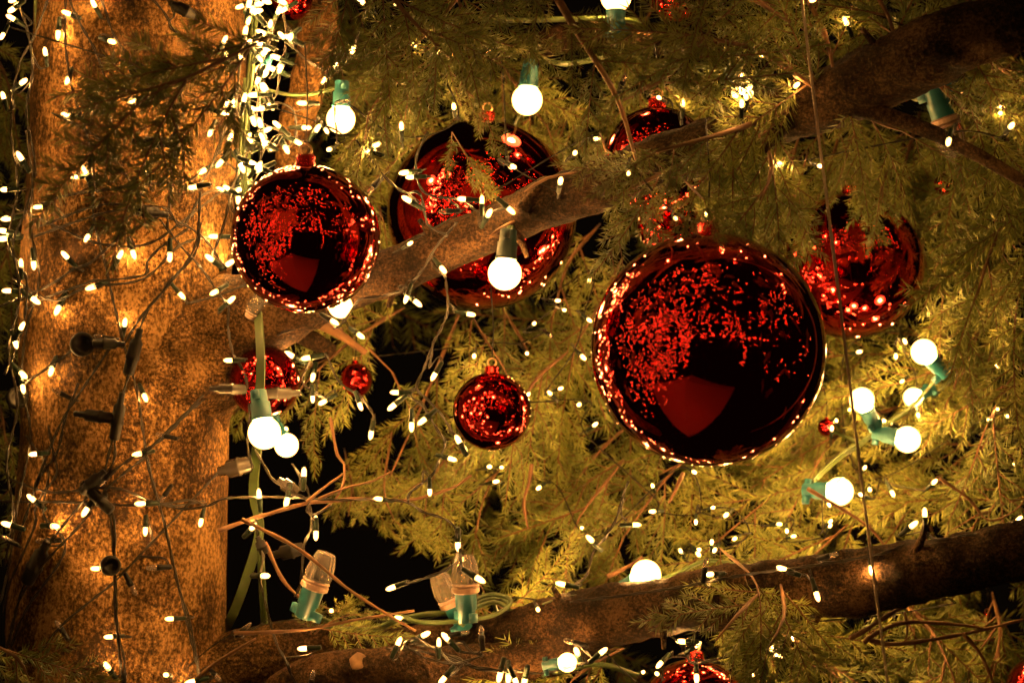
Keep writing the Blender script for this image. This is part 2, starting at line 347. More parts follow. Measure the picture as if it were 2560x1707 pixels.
KEEP = [(764, 597, 190, 2.13), (1205, 470, 190, 2.5), (1150, 640, 60, 2.4), (1330, 640, 60, 2.4), (1770, 880, 285, 2.0), (2175, 720, 105, 2.7), (1230, 1028, 95, 2.42), (662, 954, 80, 2.5), (1318, 250, 40, 2.5), (852, 298, 40, 2.42), (2310, 880, 32, 2.6), (2155, 1000, 32, 2.6),
        (2283, 993, 24, 2.68), (2268, 1098, 34, 2.58), (2098, 1228, 36, 2.58), (1614, 1437, 40, 2.34), (1660, 310, 48, 2.4), (1610, 335, 48, 2.4), (1545, 375, 30, 2.4), (1692, 15, 55, 2.5), (1640, 560, 45, 2.5), (1700, 545, 35, 2.5), (2335, 250, 45, 2.3), (2372, 335, 50, 2.3), (1733, 1690, 60, 2.4),
        (620, 1250, 95, 9), (700, 1180, 60, 9), (860, 1400, 80, 9), (960, 1430, 60, 9), (1085, 850, 62, 9), (1150, 790, 40, 9), (1455, 560, 50, 9), (760, 1270, 50, 9), (1020, 1480, 50, 9), (880, 1010, 35, 9), (1620, 1400, 60, 2.34)]
def clear(Mx, L):
    for u, w in ((.25, 0), (.5, 0), (.75, 0), (1, 0), (.45, .28), (.45, -.28), (.7, .22), (.7, -.22)):
        q = Mx @ Vector((u*L, w*L, -.06*L)); px = q.x/q.y*F+1280; py = 853.5-q.z/q.y*F
        for (x, y, r, Y) in KEEP:
            if q.y < Y and (px-x)**2+(py-y)**2 < r*r: return False
    return True
SPR_L = [.22, .20, .24, .17, .21, .13, .23]
def branch(pts, r, n, spread=38, s=(.8, 1.15), tilt=(-10, 35), yaw=40, droop=.5, protos=None, tip=True, start=.12, cull=True):
    """one needled branch (part of the tree) with its sprays as sub-parts"""
    global SPRAY_N
    p = catmull([P(*q) for q in pts], .02); mb = MB(); r *= .5; tube(mb, p, np.concatenate([np.linspace(r*.5, r, 3), np.linspace(r, r*.4, len(p)-3)]), 7)
    br = obj('branch', mb.mesh('branch', [M['twig']]), tree, TREE_INV)
    for k in range(n+(1 if tip else 0)):
        t = 1.0 if k == n else start+(1-start)*(k+random.uniform(-.3, .3))/n
        i = min(len(p)-1, max(0, int(t*(len(p)-1)))); j = min(len(p)-1, i+1); i0 = max(0, j-1)
        T = p[j]-p[i0]; a = math.degrees(math.atan2(T[2], T[0]))
        sgn = 1 if k % 2 else -1
        ang = a+(0 if k == n else sgn*random.uniform(.6, 1.3)*spread)
        # gravity pulls the direction towards straight down
        v = Vector((math.cos(math.radians(ang)), math.sin(math.radians(ang))))+Vector((0, -1))*droop*random.uniform(.5, 1.2)
        ang = math.degrees(math.atan2(v.y, v.x))+random.uniform(-10, 10)
        for tr in range(5):
            kk = random.choice(protos) if protos else random.randrange(len(SPR)); sc_ = random.uniform(*s)*(1-.12*tr)
            Mx = spray_matrix(Vector(p[i]), ang+random.uniform(-9, 9)*tr, random.uniform(*tilt), random.uniform(-yaw, yaw), sc_)
            if not cull or clear(Mx, SPR_L[kk]): obj('needle_spray', SPR[kk], br, Mx); SPRAY_N += 1; break
# lit sprays hanging behind the lights, centre
branch([(1010, 770, 2.74), (880, 850, 2.68), (760, 960, 2.62), (735, 1010, 2.6)], .006, 4)
branch([(840, 800, 2.78), (900, 850, 2.7), (980, 930, 2.66)], .005, 3)
branch([(1150, 780, 2.85), (1060, 1000, 2.75), (980, 1180, 2.68)], .006, 4)
branch([(980, 1080, 2.75), (960, 1220, 2.66), (985, 1300, 2.6)], .004, 3, 45, s=(.8, 1.0))
branch([(860, 1120, 2.8), (880, 1220, 2.72), (870, 1290, 2.7)], .004, 3, 40, s=(.7, .9))
branch([(1180, 1050, 2.8), (1080, 1200, 2.7), (1060, 1300, 2.66)], .004, 3, 38)
branch([(1460, 900, 2.88), (1340, 1060, 2.8), (1230, 1200, 2.72), (1200, 1280, 2.7)], .006, 5)
branch([(1420, 880, 2.7), (1330, 960, 2.66), (1290, 1060, 2.62)], .005, 3)
branch([(1640, 1000, 2.9), (1480, 1150, 2.8), (1370, 1330, 2.72)], .006, 5)
branch([(1560, 1150, 2.75), (1450, 1290, 2.68), (1420, 1380, 2.66)], .005, 3)
branch([(1820, 1060, 2.9), (1680, 1180, 2.8), (1560, 1340, 2.72)], .006, 5)
branch([(1250, 760, 2.95), (1330, 900, 2.85), (1350, 1020, 2.8)], .005, 3)
branch([(1500, 560, 2.9), (1420, 660, 2.82), (1380, 800, 2.76)], .006, 4)
branch([(1560, 640, 2.85), (1500, 760, 2.8), (1440, 860, 2.74)], .005, 3)
branch([(1180, 790, 2.72), (1215, 850, 2.66), (1260, 920, 2.64)], .004, 3, s=(.6, .8))
# right of the big bauble and the lower right
branch([(2140, 1120, 2.95), (1960, 1220, 2.82), (1820, 1330, 2.74)], .006, 6)
branch([(2330, 1160, 2.9), (2180, 1260, 2.8), (2020, 1400, 2.72)], .006, 5)
branch([(2560, 1060, 2.92), (2400, 1150, 2.82), (2260, 1290, 2.74)], .006, 6)
branch([(2640, 1220, 2.8), (2480, 1270, 2.7), (2370, 1330, 2.66)], .005, 4)
branch([(2420, 820, 2.95), (2250, 900, 2.88), (2120, 960, 2.82)], .005, 4)
branch([(2600, 680, 2.9), (2450, 820, 2.8), (2380, 980, 2.72)], .006, 5)
branch([(2620, 850, 2.75), (2520, 960, 2.68), (2460, 1080, 2.62)], .006, 4)
branch([(2260, 1010, 2.9), (2130, 1060, 2.85), (2060, 1130, 2.8)], .005, 3)
branch([(2560, 460, 2.7), (2480, 620, 2.6), (2420, 820, 2.55)], .006, 5)
branch([(2640, 420, 2.55), (2580, 600, 2.5), (2540, 780, 2.45)], .006, 3)
# upper right, behind the steel cable
branch([(2120, 250, 2.9), (2080, 400, 2.75), (2020, 560, 2.6)], .006, 5)
branch([(2000, 330, 2.7), (1960, 480, 2.6), (1930, 620, 2.5)], .005, 3)
branch([(2300, 280, 2.95), (2260, 420, 2.8), (2250, 520, 2.72)], .006, 5)
branch([(2430, 300, 2.9), (2380, 460, 2.8), (2370, 600, 2.74)], .005, 4)
branch([(2620, 150, 2.8), (2500, 260, 2.7), (2430, 350, 2.66)], .006, 4)
# top centre, lit by the white globe
branch([(1180, 60, 2.9), (1280, 200, 2.78), (1370, 320, 2.7)], .006, 5, s=(.7, 1.0))
branch([(1440, 250, 2.85), (1400, 340, 2.76), (1390, 400, 2.72)], .004, 3, s=(.6, .8))
branch([(1000, 60, 2.85), (960, 220, 2.74), (900, 380, 2.68)], .006, 5)
branch([(1100, 300, 2.8), (1000, 390, 2.74), (930, 470, 2.7)], .005, 3, s=(.7, .9))
branch([(880, 420, 2.75), (940, 500, 2.7), (960, 560, 2.64)], .004, 3, s=(.6, .8))
branch([(1700, 150, 2.85), (1780, 260, 2.75), (1760, 380, 2.7)], .005, 3)
branch([(1560, 90, 2.8), (1600, 190, 2.74), (1660, 260, 2.7)], .005, 3)
# dark foreground sprays carried by the upper limb
branch([(1330, -120, 2.0), (1430, 60, 2.02), (1540, 240, 2.06), (1590, 400, 2.1)], .009, 12, 44, s=(.4, .62), droop=.25, start=.0)
branch([(900, -120, 2.1), (1010, 30, 2.1), (1130, 150, 2.1)], .006, 7, 42, s=(.55, .8), droop=.35)
branch([(1200, -80, 2.12), (1090, 60, 2.14), (960, 180, 2.16)], .005, 7, 36, s=(.55, .8), droop=.3)
branch([(1100, -60, 2.2), (1180, 60, 2.18), (1210, 160, 2.16)], .004, 4, 36, s=(.55, .8), droop=.3)
branch([(1060, 160, 2.25), (960, 230, 2.22), (920, 290, 2.2)], .004, 4, 32, s=(.5, .7))
branch([(1990, 270, 2.08), (1820, 330, 2.0), (1640, 380, 1.96)], .008, 10, 42, s=(.55, .8), droop=.35)
branch([(1950, 300, 2.08), (1800, 420, 2.04), (1700, 520, 2.0)], .006, 8, 40, s=(.55, .75))
branch([(1720, 400, 2.12), (1620, 450, 2.08), (1520, 500, 2.06)], .005, 6, 40, s=(.55, .75))
branch([(1900, 320, 2.1), (1930, 420, 2.04), (1900, 500, 2.0)], .005, 5, 40, s=(.5, .7))
branch([(2050, 230, 2.06), (1900, 130, 2.0), (1740, 90, 1.97)], .007, 8, 42, s=(.55, .8), droop=.25)
branch([(1980, 60, 2.04), (1860, -10, 2.0), (1720, 0, 1.96)], .006, 6, 40, s=(.55, .8), droop=.3)
branch([(2090, 210, 2.06), (2060, 80, 2.04), (1980, -60, 2.02)], .006, 6, 40, s=(.55, .8), droop=.15)
branch([(2250, 140, 2.05), (2220, 40, 2.02), (2160, -60, 2.0)], .005, 5, 40, s=(.55, .8), droop=.1)
branch([(2300, 170, 2.04), (2400, 260, 2.08), (2470, 330, 2.1)], .006, 5, 40, s=(.55, .75))
branch([(2400, 90, 2.0), (2500, 170, 2.06), (2600, 240, 2.1)], .006, 5, 38, s=(.55, .75))
branch([(2120, 260, 2.06), (2180, 300, 2.1), (2260, 330, 2.12)], .004, 4, 60, s=(.5, .7))
branch([(1560, 250, 2.04), (1680, 180, 2.0), (1790, 60, 1.98)], .006, 6, 36, s=(.55, .8), droop=.2)
branch([(2150, 300, 2.62), (2120, 380, 2.56), (2105, 430, 2.52)], .004, 3, 34, s=(.4, .5), cull=False)
branch([(2020, 380, 2.6), (1985, 500, 2.53), (1955, 580, 2.5)], .004, 3, 22, s=(.45, .6), cull=False)
branch([(2230, 400, 2.62), (2210, 450, 2.58), (2200, 490, 2.55)], .003, 2, 34, s=(.4, .55), cull=False)
branch([(1120, 170, 2.44), (1170, 230, 2.40), (1200, 260, 2.38)], .003, 3, 34, s=(.3, .42), cull=False)
branch([(1700, 440, 2.02), (1740, 480, 1.96), (1760, 500, 1.92)], .003, 3, 50, s=(.28, .36), cull=False)
# tufts round the limb and in front of the back bauble
branch([(1330, 540, 2.28), (1270, 560, 2.24), (1225, 590, 2.22)], .004, 3, 38, s=(.3, .42), droop=.2)
branch([(1450, 430, 2.2), (1370, 445, 2.2), (1310, 480, 2.2)], .004, 3, 34, s=(.32, .45), droop=.2)
branch([(1130, 330, 2.36), (1160, 380, 2.34), (1178, 410, 2.33)], .002, 2, 34, s=(.35, .5), protos=[3, 5], cull=False)
branch([(1500, 330, 2.3), (1520, 400, 2.26), (1530, 440, 2.24)], .004, 3, 40, s=(.4, .6))
# spray blurred across the top of the trunk
branch([(680, 90, 1.88), (520, 170, 1.84), (370, 240, 1.8)], .004, 5, 26, s=(.8, 1.0), droop=.2, tilt=(-20, 10))
branch([(-40, 1600, 2.1), (40, 1640, 2.1), (70, 1690, 2.1)], .004, 3, 30, s=(.6, .7))
branch([(-80, 60, 2.75), (10, 180, 2.7), (40, 330, 2.68)], .005, 5, 40, s=(.7, .9))
branch([(-90, 420, 2.8), (0, 560, 2.75), (30, 700, 2.72)], .005, 5, 40, s=(.7, .9))
branch([(-80, 900, 2.8), (0, 1020, 2.75), (20, 1200, 2.72)], .005, 4, 40, s=(.7, .9))
# lower limb tufts and the dark corner below it
branch([(1900, 1480, 2.2), (1840, 1540, 2.12), (1790, 1600, 2.1)], .005, 5, 42, s=(.6, .85))
branch([(1950, 1450, 2.22), (1960, 1540, 2.14), (1920, 1620, 2.1)], .005, 5, 42, s=(.6, .85))
branch([(1800, 1370, 2.35), (1880, 1440, 2.2), (1900, 1500, 2.14)], .004, 4, 42, s=(.5, .7))
branch([(1560, 1620, 2.4), (1480, 1660, 2.36), (1430, 1700, 2.34)], .005, 5, 40, s=(.7, .9))
branch([(1900, 1560, 2.6), (2020, 1620, 2.55), (2100, 1700, 2.5)], .006, 7, 40)
branch([(2250, 1500, 2.7), (2330, 1580, 2.6), (2380, 1680, 2.55)], .006, 7, 40)
branch([(2480, 1480, 2.7), (2500, 1580, 2.6), (2480, 1700, 2.55)], .006, 7, 40)
branch([(1180, 1480, 2.6), (1280, 1520, 2.55), (1370, 1500, 2.52)], .004, 5, 36, s=(.5, .75))
branch([(770, 1500, 2.5), (850, 1530, 2.46), (930, 1540, 2.44)], .003, 5, 40, s=(.4, .6), droop=.1)
branch([(760, 1620, 2.42), (800, 1570, 2.4), (860, 1540, 2.4)], .003, 4, 40, s=(.4, .6), droop=.1)
print('SPRAYS', SPRAY_N)
# far foliage that reads as one dark mass
fv = []; ff = []; fm = []; nn = 0; rs = np.random.default_rng(5)
SPR_A = [(np.concatenate(m_.v), m_.f, m_.m) for m_ in SPR_MB]
def stuff_mesh(name, mats, k):
    V = np.concatenate(fv); loops = np.concatenate(ff)
    return V, loops
tri_cache = []
for v, f, mi in SPR_A:
    t = []; tm = []
    for q, mm_ in zip(f, mi):
        for i in range(1, len(q)-1): t.append((q[0], q[i], q[i+1])); tm.append(mm_)
    tri_cache.append((v, np.array(t), np.array(tm)))
for k in range(75):
    px = rs.uniform(780, 2700); py = rs.uniform(-100, 1650); Y = rs.uniform(3.05, 3.7)
    if px < 1350 and py > 680 and rs.random() < .85: continue
    if any((px-x)**2+(py-y)**2 < (r_+110)**2 for x, y, r_, Yk in KEEP if Yk > 5): continue
    Mx = np.array(spray_matrix(P(px, py, Y), -90+rs.normal(0, 40), rs.uniform(-10, 40), rs.uniform(-40, 40), rs.uniform(1.1, 1.7)))
    v, t, tm = tri_cache[k % len(tri_cache)]
    fv.append(v@Mx[:3, :3].T+Mx[:3, 3]); ff.append(t+nn); fm.append(tm); nn += len(v)
for k in range(110):                                                  # branches left, above and right of the frame, mirrored in the baubles
    u = rs.random()
    if u < .55: q = Vector((rs.uniform(-2.0, -1.05), rs.uniform(.3, 2.6), rs.uniform(-1.0, 1.8)))
    elif u < .8: q = Vector((rs.uniform(-1.2, 1.2), rs.uniform(.8, 2.6), rs.uniform(.9, 1.9)))
    else: q = Vector((rs.uniform(1.1, 1.9), rs.uniform(.8, 2.6), rs.uniform(-.8, 1.2)))
    if abs(q.x)/q.y < .45 and abs(q.z)/q.y < .36: continue
    Mx = np.array(Matrix.Translation(q) @ Matrix.Rotation(rs.uniform(0, 6.3), 4, 'Z') @ Matrix.Rotation(rs.uniform(.2, 1.2), 4, 'Y') @ Matrix.Rotation(rs.uniform(-1, 1), 4, 'X') @ Matrix.Scale(rs.uniform(1.2, 2.0), 4))
    v, t, tm = tri_cache[k % len(tri_cache)]
    fv.append(v@Mx[:3, :3].T+Mx[:3, 3]); ff.append(t+nn); fm.append(tm); nn += len(v)
V = np.concatenate(fv).astype(np.float32); T_ = np.concatenate(ff).astype(np.int32); mi = np.concatenate(fm).astype(np.int32)
me = bpy.data.meshes.new('far_foliage'); me.vertices.add(len(V)); me.vertices.foreach_set('co', V.ravel())
me.loops.add(len(T_)*3); me.loops.foreach_set('vertex_index', T_.ravel()); me.polygons.add(len(T_))
me.polygons.foreach_set('loop_start', np.arange(0, len(T_)*3, 3, dtype=np.int32)); me.polygons.foreach_set('loop_total', np.full(len(T_), 3, np.int32))
me.materials.append(M['needle']); me.materials.append(M['twig']); me.polygons.foreach_set('material_index', mi); me.update(calc_edges=True)
ffo = obj('far_foliage', me, tree, TREE_INV); ffo['kind'] = 'stuff'

# ------------------------------------------------------------------ red baubles
def bauble(px, py, rpx, Y, label, tiltz=0., tilt=0., hang=.1, cap=True):
    c = P(px, py, Y); R = mm(rpx, Y)
    o = empty('christmas_bauble', c, label, 'bauble', 'red mirror baubles on the tree'); o.rotation_euler = (tilt, tiltz, 0)
    mb = MB(); ns, nr = 96, 60
    v = []; f = []
    prof = [(R*math.sin(PI*k/nr), R*math.cos(PI*k/nr)) for k in range(1, nr)]
    lathe(mb, prof, ns); ball = obj('ball', mb.mesh('ball', [M['bauble']]), o)
    mb = MB(); rc = min(.0108, R*.17); h = rc*1.25; z0 = R*math.cos(math.asin(min(.9, rc/R)))-.002
    lathe(mb, [(rc*1.1, z0), (rc*1.12, z0+.002), (rc, z0+.004), (rc, z0+h*.8), (rc*.85, z0+h), (rc*.3, z0+h*1.04)], 28, rib=.035)
    cp = obj('cap', mb.mesh('cap', [M['cap']]), o)
    mb = MB(); a = np.linspace(0, 2*PI, 22); rr = rc*.62
    tube(mb, np.stack([rr*np.cos(a), 0*a, z0+h+rr*.8+rr*np.sin(a)], 1), rc*.14, 8); obj('loop', mb.mesh('loop', [M['loop']]), cp)
    mb = MB(); z1 = z0+h+rr*1.5
    tube(mb, np.array([[0, 0, z1], [.002, .004, z1+hang*.4], [-.002, .01, z1+hang]]), .0009, 5); obj('hanger', mb.mesh('hanger', [M['wire']]), o)
bauble(764, 597, 186, 2.13, 'medium red mirror bauble hanging in front of the trunk edge', hang=.12)
bauble(1205, 537, 237, 2.56, 'large red mirror bauble behind the upper limb, needles across its top', tiltz=.05, hang=.1)
bauble(1770, 873, 293, 2.0, 'largest red mirror bauble hanging in front, right of centre', tilt=.02, hang=.1)
bauble(2126, 664, 183, 2.72, 'red mirror bauble behind the steel cable, half veiled by sprays', hang=.12)
bauble(1230, 1028, 98, 2.42, 'small red bauble with a brass loop hanging alone among lit green sprays', hang=.1)
bauble(662, 954, 89, 2.38, 'small red bauble behind the green strap beside the trunk', hang=.1)
bauble(1692, -16, 70, 2.5, 'red bauble cut off by the top edge among dark needles', hang=.06)
bauble(1643, 401, 134, 2.4, 'red bauble nearly hidden by dark foreground needles above the largest one', hang=.06)
bauble(1672, 560, 80, 2.5, 'small red bauble peeping out just above the largest bauble', hang=.06)
bauble(1737, 1790, 143, 2.4, 'red bauble cut off by the bottom edge under the lower limb', hang=.08)
bauble(888, 950, 44, 2.66, 'tiny red bauble buried in the bright sprays left of centre', hang=.05)
bauble(2468, 1590, 52, 2.72, 'small red bauble among bare twigs in the dark lower right', hang=.05)
bauble(2610, 1730, 95, 2.5, 'red bauble at the very bottom right corner', hang=.06)
bauble(730, 0, 52, 2.5, 'red bauble behind the dense cluster of lights at the top', hang=.05)
bauble(2360, 462, 26, 2.74, 'tiny red bauble among brown sprays at the upper right', hang=.04)
bauble(2066, 1068, 22, 2.74, 'tiny red bauble right beside the lower edge of the largest one', hang=.04)

# ------------------------------------------------------------------ fairy lights
def fairy_meshes():
    mb = MB(); lathe(mb, [(.0026, -.0175), (.0032, -.016), (.0034, -.006), (.0039, -.005), (.0039, .0012), (.0033, .0016)], 10); so = mb.mesh('lamp_socket', [M['socket']])
    pr = [(.0028, .0005), (.0034, .003), (.0035, .007), (.0032, .0105), (.0021, .0132), (.0007, .0146)]
    mb = MB(); lathe(mb, pr, 9, 0); lathe(mb, [(.0005, .0035), (.0013, .0045), (.0015, .0075), (.0013, .0102), (.0004, .0112)], 6, 1); li = mb.mesh('bulb', [M['mini_glass'], M['lit']])
    mb = MB(); lathe(mb, pr, 9); un = mb.mesh('bulb', [M['glass']])
    mb = MB(); lathe(mb, [(.0026, -.0175), (.0032, -.016), (.0034, -.006), (.0039, -.005), (.0039, .0012), (.0033, .0016)], 10); sb = mb.mesh('lamp_socket', [M['black']])
    return so, li, un, sb
SOCK, LIT, UNLIT, SOCKB = fairy_meshes()
# strings: label, list of wires (points in photo px, depth 'T'+offset = hugging the trunk, or a depth / list of depths)
def Zs(c, *pts): return [z(c, *q) for q in pts]
def Ds(*pts): return [d(*q) for q in pts]
S = []
def string(label, *wires): S.append(dict(label=label, wires=list(wires), lamps=[]))
string('long twisted fairy light wire running down the whole middle of the trunk',
    ('T', .012, Ds((140, -60), (150, 0), (150, 100), (165, 200), (205, 330), (215, 420), (215, 500), (240, 600), (260, 690), (285, 790), (315, 900), (330, 1000), (345, 1080), (375, 1190), (400, 1300), (430, 1430), (455, 1540), (470, 1640))))
string('two fairy light wires trailing down the top of the trunk',
    ('T', .014, Zs('A', (470, -80), (490, 30), (560, 180), (650, 340), (710, 500), (770, 720))), ('T', .016, Zs('A', (680, -80), (700, 0), (780, 230), (900, 400), (990, 460))), ('T', .014, Zs('A', (1000, -60), (1130, 90), (1180, 180), (1230, 240))))
string('fairy light wire strung across the trunk in its upper half',
    ('T', .016, Zs('A', (-120, 1560), (90, 1480), (400, 1360), (700, 1310), (1000, 1270), (1300, 1240), (1400, 1160), (1550, 1120), (1660, 1210))), ('T', .02, Zs('A', (200, 1640), (600, 1500), (850, 1440), (1130, 1430), (1250, 1560), (1400, 1340), (1600, 1300))))
string('fairy light wire sagging across the trunk at mid height',
    ('T', .016, Zs('E', (-60, 560), (240, 440), (380, 370), (510, 280), (620, 240), (820, 70), (1000, -30), (1160, -120))), ('T', .014, Zs('E', (180, 560), (270, 500), (420, 440), (500, 415), (650, 360), (750, 360), (1000, 320), (1010, 240), (1100, 140), (1300, 0))))
string('dark cable with in-line black connectors running down right of the trunk middle',
    ('T', .02, Zs('A', (1330, 480), (1240, 650), (1220, 860), (1200, 1100), (1170, 1350), (1150, 1568))), ('T', .02, Zs('E', (1380, -40), (1360, 130), (1300, 240), (1200, 330), (1110, 450), (1020, 560), (960, 700), (930, 800), (900, 960), (850, 1130), (810, 1300), (790, 1450), (790, 1568), (740, 1680), (640, 1760), (560, 1800))))
string('fairy light wire curving down the right edge of the trunk past the small bauble',
    (2.33, 0, Zs('E', (1100, -60), (1250, 130), (1380, 270), (1510, 460), (1570, 540), (1570, 680), (1600, 850), (1680, 1000), (1710, 1150), (1715, 1300), (1705, 1500), (1740, 1650))), (2.34, 0, Zs('E', (1290, 520), (1480, 470), (1690, 390), (1780, 360))))
string('diagonal dark wire from the clear plug down across the lower trunk',
    ('T', .026, Zs('E', (1450, 1090), (1330, 1220), (1180, 1370), (1040, 1510), (980, 1590), (860, 1680), (700, 1830), (560, 2030), (380, 2220), (250, 2370), (130, 2570), (50, 2870), (0, 3070))))
string('dark wire from a round black pod slanting to the left edge of the trunk',
    ('T', .02, Zs('E', (20, 1180), (100, 1110), (300, 980), (470, 860), (560, 790), (700, 780), (820, 760))), ('T', .022, Zs('E', (760, 820), (640, 1000), (520, 1180), (430, 1320), (350, 1500), (250, 1750), (180, 1980))))
string('dark wire from the grey plug running diagonally to the lower left',
    ('T', .018, Zs('I', (1520, 100), (1350, 280), (1180, 460), (990, 660), (800, 860), (640, 990), (480, 1120), (380, 1220), (280, 1350), (190, 1410), (60, 1560))))
string('thin fairy light wire stretched level from the trunk to a hanging fork',
    ('T', .02, Zs('I', (-60, 310), (90, 320), (500, 325), (900, 345), (1100, 340), (1300, 310), (1420, 350))), (2.33, 0, Zs('I', (1100, 330), (1250, 370), (1420, 352), (1550, 300), (1760, 290)) + Zs('J', (200, 290), (380, 300), (640, 310), (850, 300), (1050, 330), (1150, 390), (1300, 440), (1370, 500), (1390, 560))))
string('looping fairy light wire low on the left side of the trunk',
    ('T', .014, Zs('I', (330, -200), (370, 0), (390, 130), (290, 270), (240, 380), (240, 480), (120, 760), (60, 900), (20, 1100))))
string('wire hanging straight down the lower trunk through a round black pod',
    ('T', .02, Zs('I', (560, 200), (650, 240), (720, 330), (770, 400), (790, 500), (790, 700), (790, 1000), (800, 1180), (850, 1380), (865, 1568), (880, 1650))), ('T', .02, Zs('I', (1000, 0), (1060, 230), (1140, 500), (1180, 700), (1240, 950), (1300, 1120), (1370, 1480))))
string('tangled fairy light wires bunched along the left picture edge',
    (2.3, 0, Ds((25, -40), (60, 60), (75, 160), (60, 260), (80, 380), (60, 480), (30, 560), (45, 680), (20, 800), (40, 930), (15, 1060), (30, 1180), (10, 1300))), (2.32, 0, Ds((120, -30), (80, 80), (40, 160), (25, 300), (40, 430), (20, 560), (60, 640), (50, 760), (10, 860))), (2.34, 0, Ds((60, 300), (75, 420), (70, 520), (90, 640), (60, 760), (50, 880), (70, 1000), (40, 1160), (20, 1300), (-10, 1420))))
string('dense strand of fairy lights falling from the top between trunk and bauble',
    (2.34, 0, [(720, -60), (690, 40), (665, 130), (640, 200), (655, 300), (620, 380), (585, 460), (560, 560), (530, 640)]), (2.3, 0, [(640, -40), (620, 60), (600, 160), (590, 260), (560, 330), (520, 430), (480, 480)]))
string('second crowded strand of fairy lights beside the thin stem at the top',
    (2.36, 0, [(700, -50), (712, 60), (725, 105), (760, 145), (800, 170), (845, 178), (880, 130), (905, 60), (930, 0)]), (2.38, 0, [(715, 110), (700, 180), (690, 240), (660, 262), (700, 258), (735, 280), (738, 340), (715, 370), (690, 350)]), (2.33, 0, [(660, 200), (640, 290), (665, 350), (650, 410), (690, 450)]))
string('fairy light wire running along the upper limb in front of the back bauble',
    (2.2, 0, [(890, 350), (960, 440), (1010, 480), (1050, 485), (1070, 560), (1120, 590)]), (2.24, 0, Zs('F', (1380, -40), (1350, 0), (1240, 130), (1150, 280), (1080, 370), (1000, 430), (860, 470), (720, 490), (660, 560), (600, 650), (540, 690))), (2.24, 0, [(1270, 520), (1200, 530), (1150, 500), (1060, 480), (1040, 400), (1070, 330)]))
string('fairy light wire hanging in a long fork before the bright centre sprays',
    (2.27, 0, Zs('F', (1300, 330), (1310, 400), (1320, 560), (1280, 680), (1230, 770), (1190, 880), (1150, 980), (1105, 1100), (1180, 1180), (1280, 1290), (1365, 1420))), (2.28, 0, Zs('F', (1330, 520), (1380, 570), (1430, 590))), (2.28, 0, Zs('F', (1220, 780), (1205, 880), (1195, 960))), (2.28, 0, Zs('F', (1105, 1100), (1040, 1135), (1150, 1230), (1250, 1390), (1300, 1470), (1270, 1568)) + Zs('J', (1250, 60), (1200, 150), (1060, 260), (1050, 325))))
string('short fairy light fork dangling over the clear ribbed bulbs',
    (2.22, 0, Zs('J', (1380, 520), (1390, 660), (1340, 770), (1180, 840), (1000, 895))), (2.22, 0, Zs('J', (1400, 640), (1410, 730), (1440, 790), (1500, 830))))
string('coiled fairy light wire heaped on the lower limb',
    (2.27, 0, Zs('J', (900, 1330), (1050, 1330), (1020, 1300), (1100, 1260), (1250, 1350), (1400, 1400), (1520, 1470), (1760, 1490))), (2.265, 0, Zs('J', (1060, 1320), (1180, 1400), (1380, 1430), (1560, 1370), (1400, 1350), (1360, 1310), (1420, 1280))), (2.26, 0, Zs('J', (1080, 1300), (1250, 1330), (1330, 1420), (1420, 1440), (1320, 1530))), (2.26, 0, Zs('J', (1050, 1330), (1230, 1370), (1500, 1450), (1700, 1480))))
string('fairy light wire dropping onto the lower limb beside the glowing white globe',
    (2.36, 0, Zs('K', (800, 180), (760, 290), (720, 430), (640, 570), (560, 660), (510, 830), (430, 895), (437, 975))), (2.36, 0, Zs('K', (770, 290), (750, 400), (790, 450))))
string('fairy light wire laid along the top of the lower limb at right',
    (2.17, 0, Zs('K', (400, 1010), (800, 960), (1200, 900), (1500, 840), (1761, 800)) + Zs('L', (300, 760), (720, 690), (860, 650), (1000, 590), (1060, 560), (1085, 520))), (2.15, 0, Zs('L', (1080, 520), (1110, 550), (1200, 580), (1500, 540), (1800, 595))), (2.16, 0, Zs('L', (100, 800), (250, 825), (300, 860))))
string('fairy light wire knotted below the lower limb at the bottom',
    (2.26, 0, Zs('K', (-50, 1470), (200, 1500), (450, 1440), (560, 1420), (500, 1340), (430, 1290))), (2.36, 0, Zs('K', (430, 1290), (700, 1180), (1000, 1200), (1130, 1270))), (2.3, 0, Zs('K', (1130, 1270), (1200, 1350), (1250, 1430), (1500, 1380), (1700, 1330))))
string('wire drooping from the strap past the two white globes down to the limb',
    (2.34, 0, Zs('J', (-20, -60), (60, 80), (130, 180), (270, 260), (360, 330), (380, 500), (330, 620), (310, 860), (270, 970))), (2.33, 0, Zs('J', (250, 60), (340, 210), (370, 300), (350, 380), (400, 410), (520, 350))), (2.3, 0, Zs('J', (0, 440), (20, 600), (50, 700), (30, 860), (80, 1080), (140, 1290), (210, 1420), (240, 1510))), (2.36, 0, Zs('F', (20, 650), (80, 770), (180, 720), (260, 700))), (2.4, 0, Zs('F', (480, 860), (570, 1050), (700, 1150), (790, 1250), (815, 1340))), (2.38, 0, Zs('F', (400, 860), (330, 1000), (330, 1080), (380, 1110), (480, 1170), (560, 1140))))
S[3]['wires'] += [('T', .012, Ds((20, 470), (130, 520), (230, 560), (340, 560), (430, 500), (520, 430))), ('T', .018, Ds((30, 640), (120, 690), (200, 660), (330, 640), (420, 560), (520, 540)))]
S[2]['wires'] += [('T', .02, Ds((90, 520), (240, 470), (360, 490), (460, 540), (520, 620))), ('T', .02, Ds((120, 260), (180, 290), (240, 330), (300, 420), (330, 480)))]
S[1]['wires'] += [('T', .014, Ds((360, -40), (400, 30), (390, 60), (460, 130), (510, 210), (540, 280)))]
S[4]['wires'] += [('T', .024, Ds((460, 440), (450, 560), (400, 640), (330, 720), (280, 800)))]
S[9]['wires'] += [('T', .02, Ds((20, 1100), (120, 1130), (260, 1120), (380, 1160), (470, 1150)))]
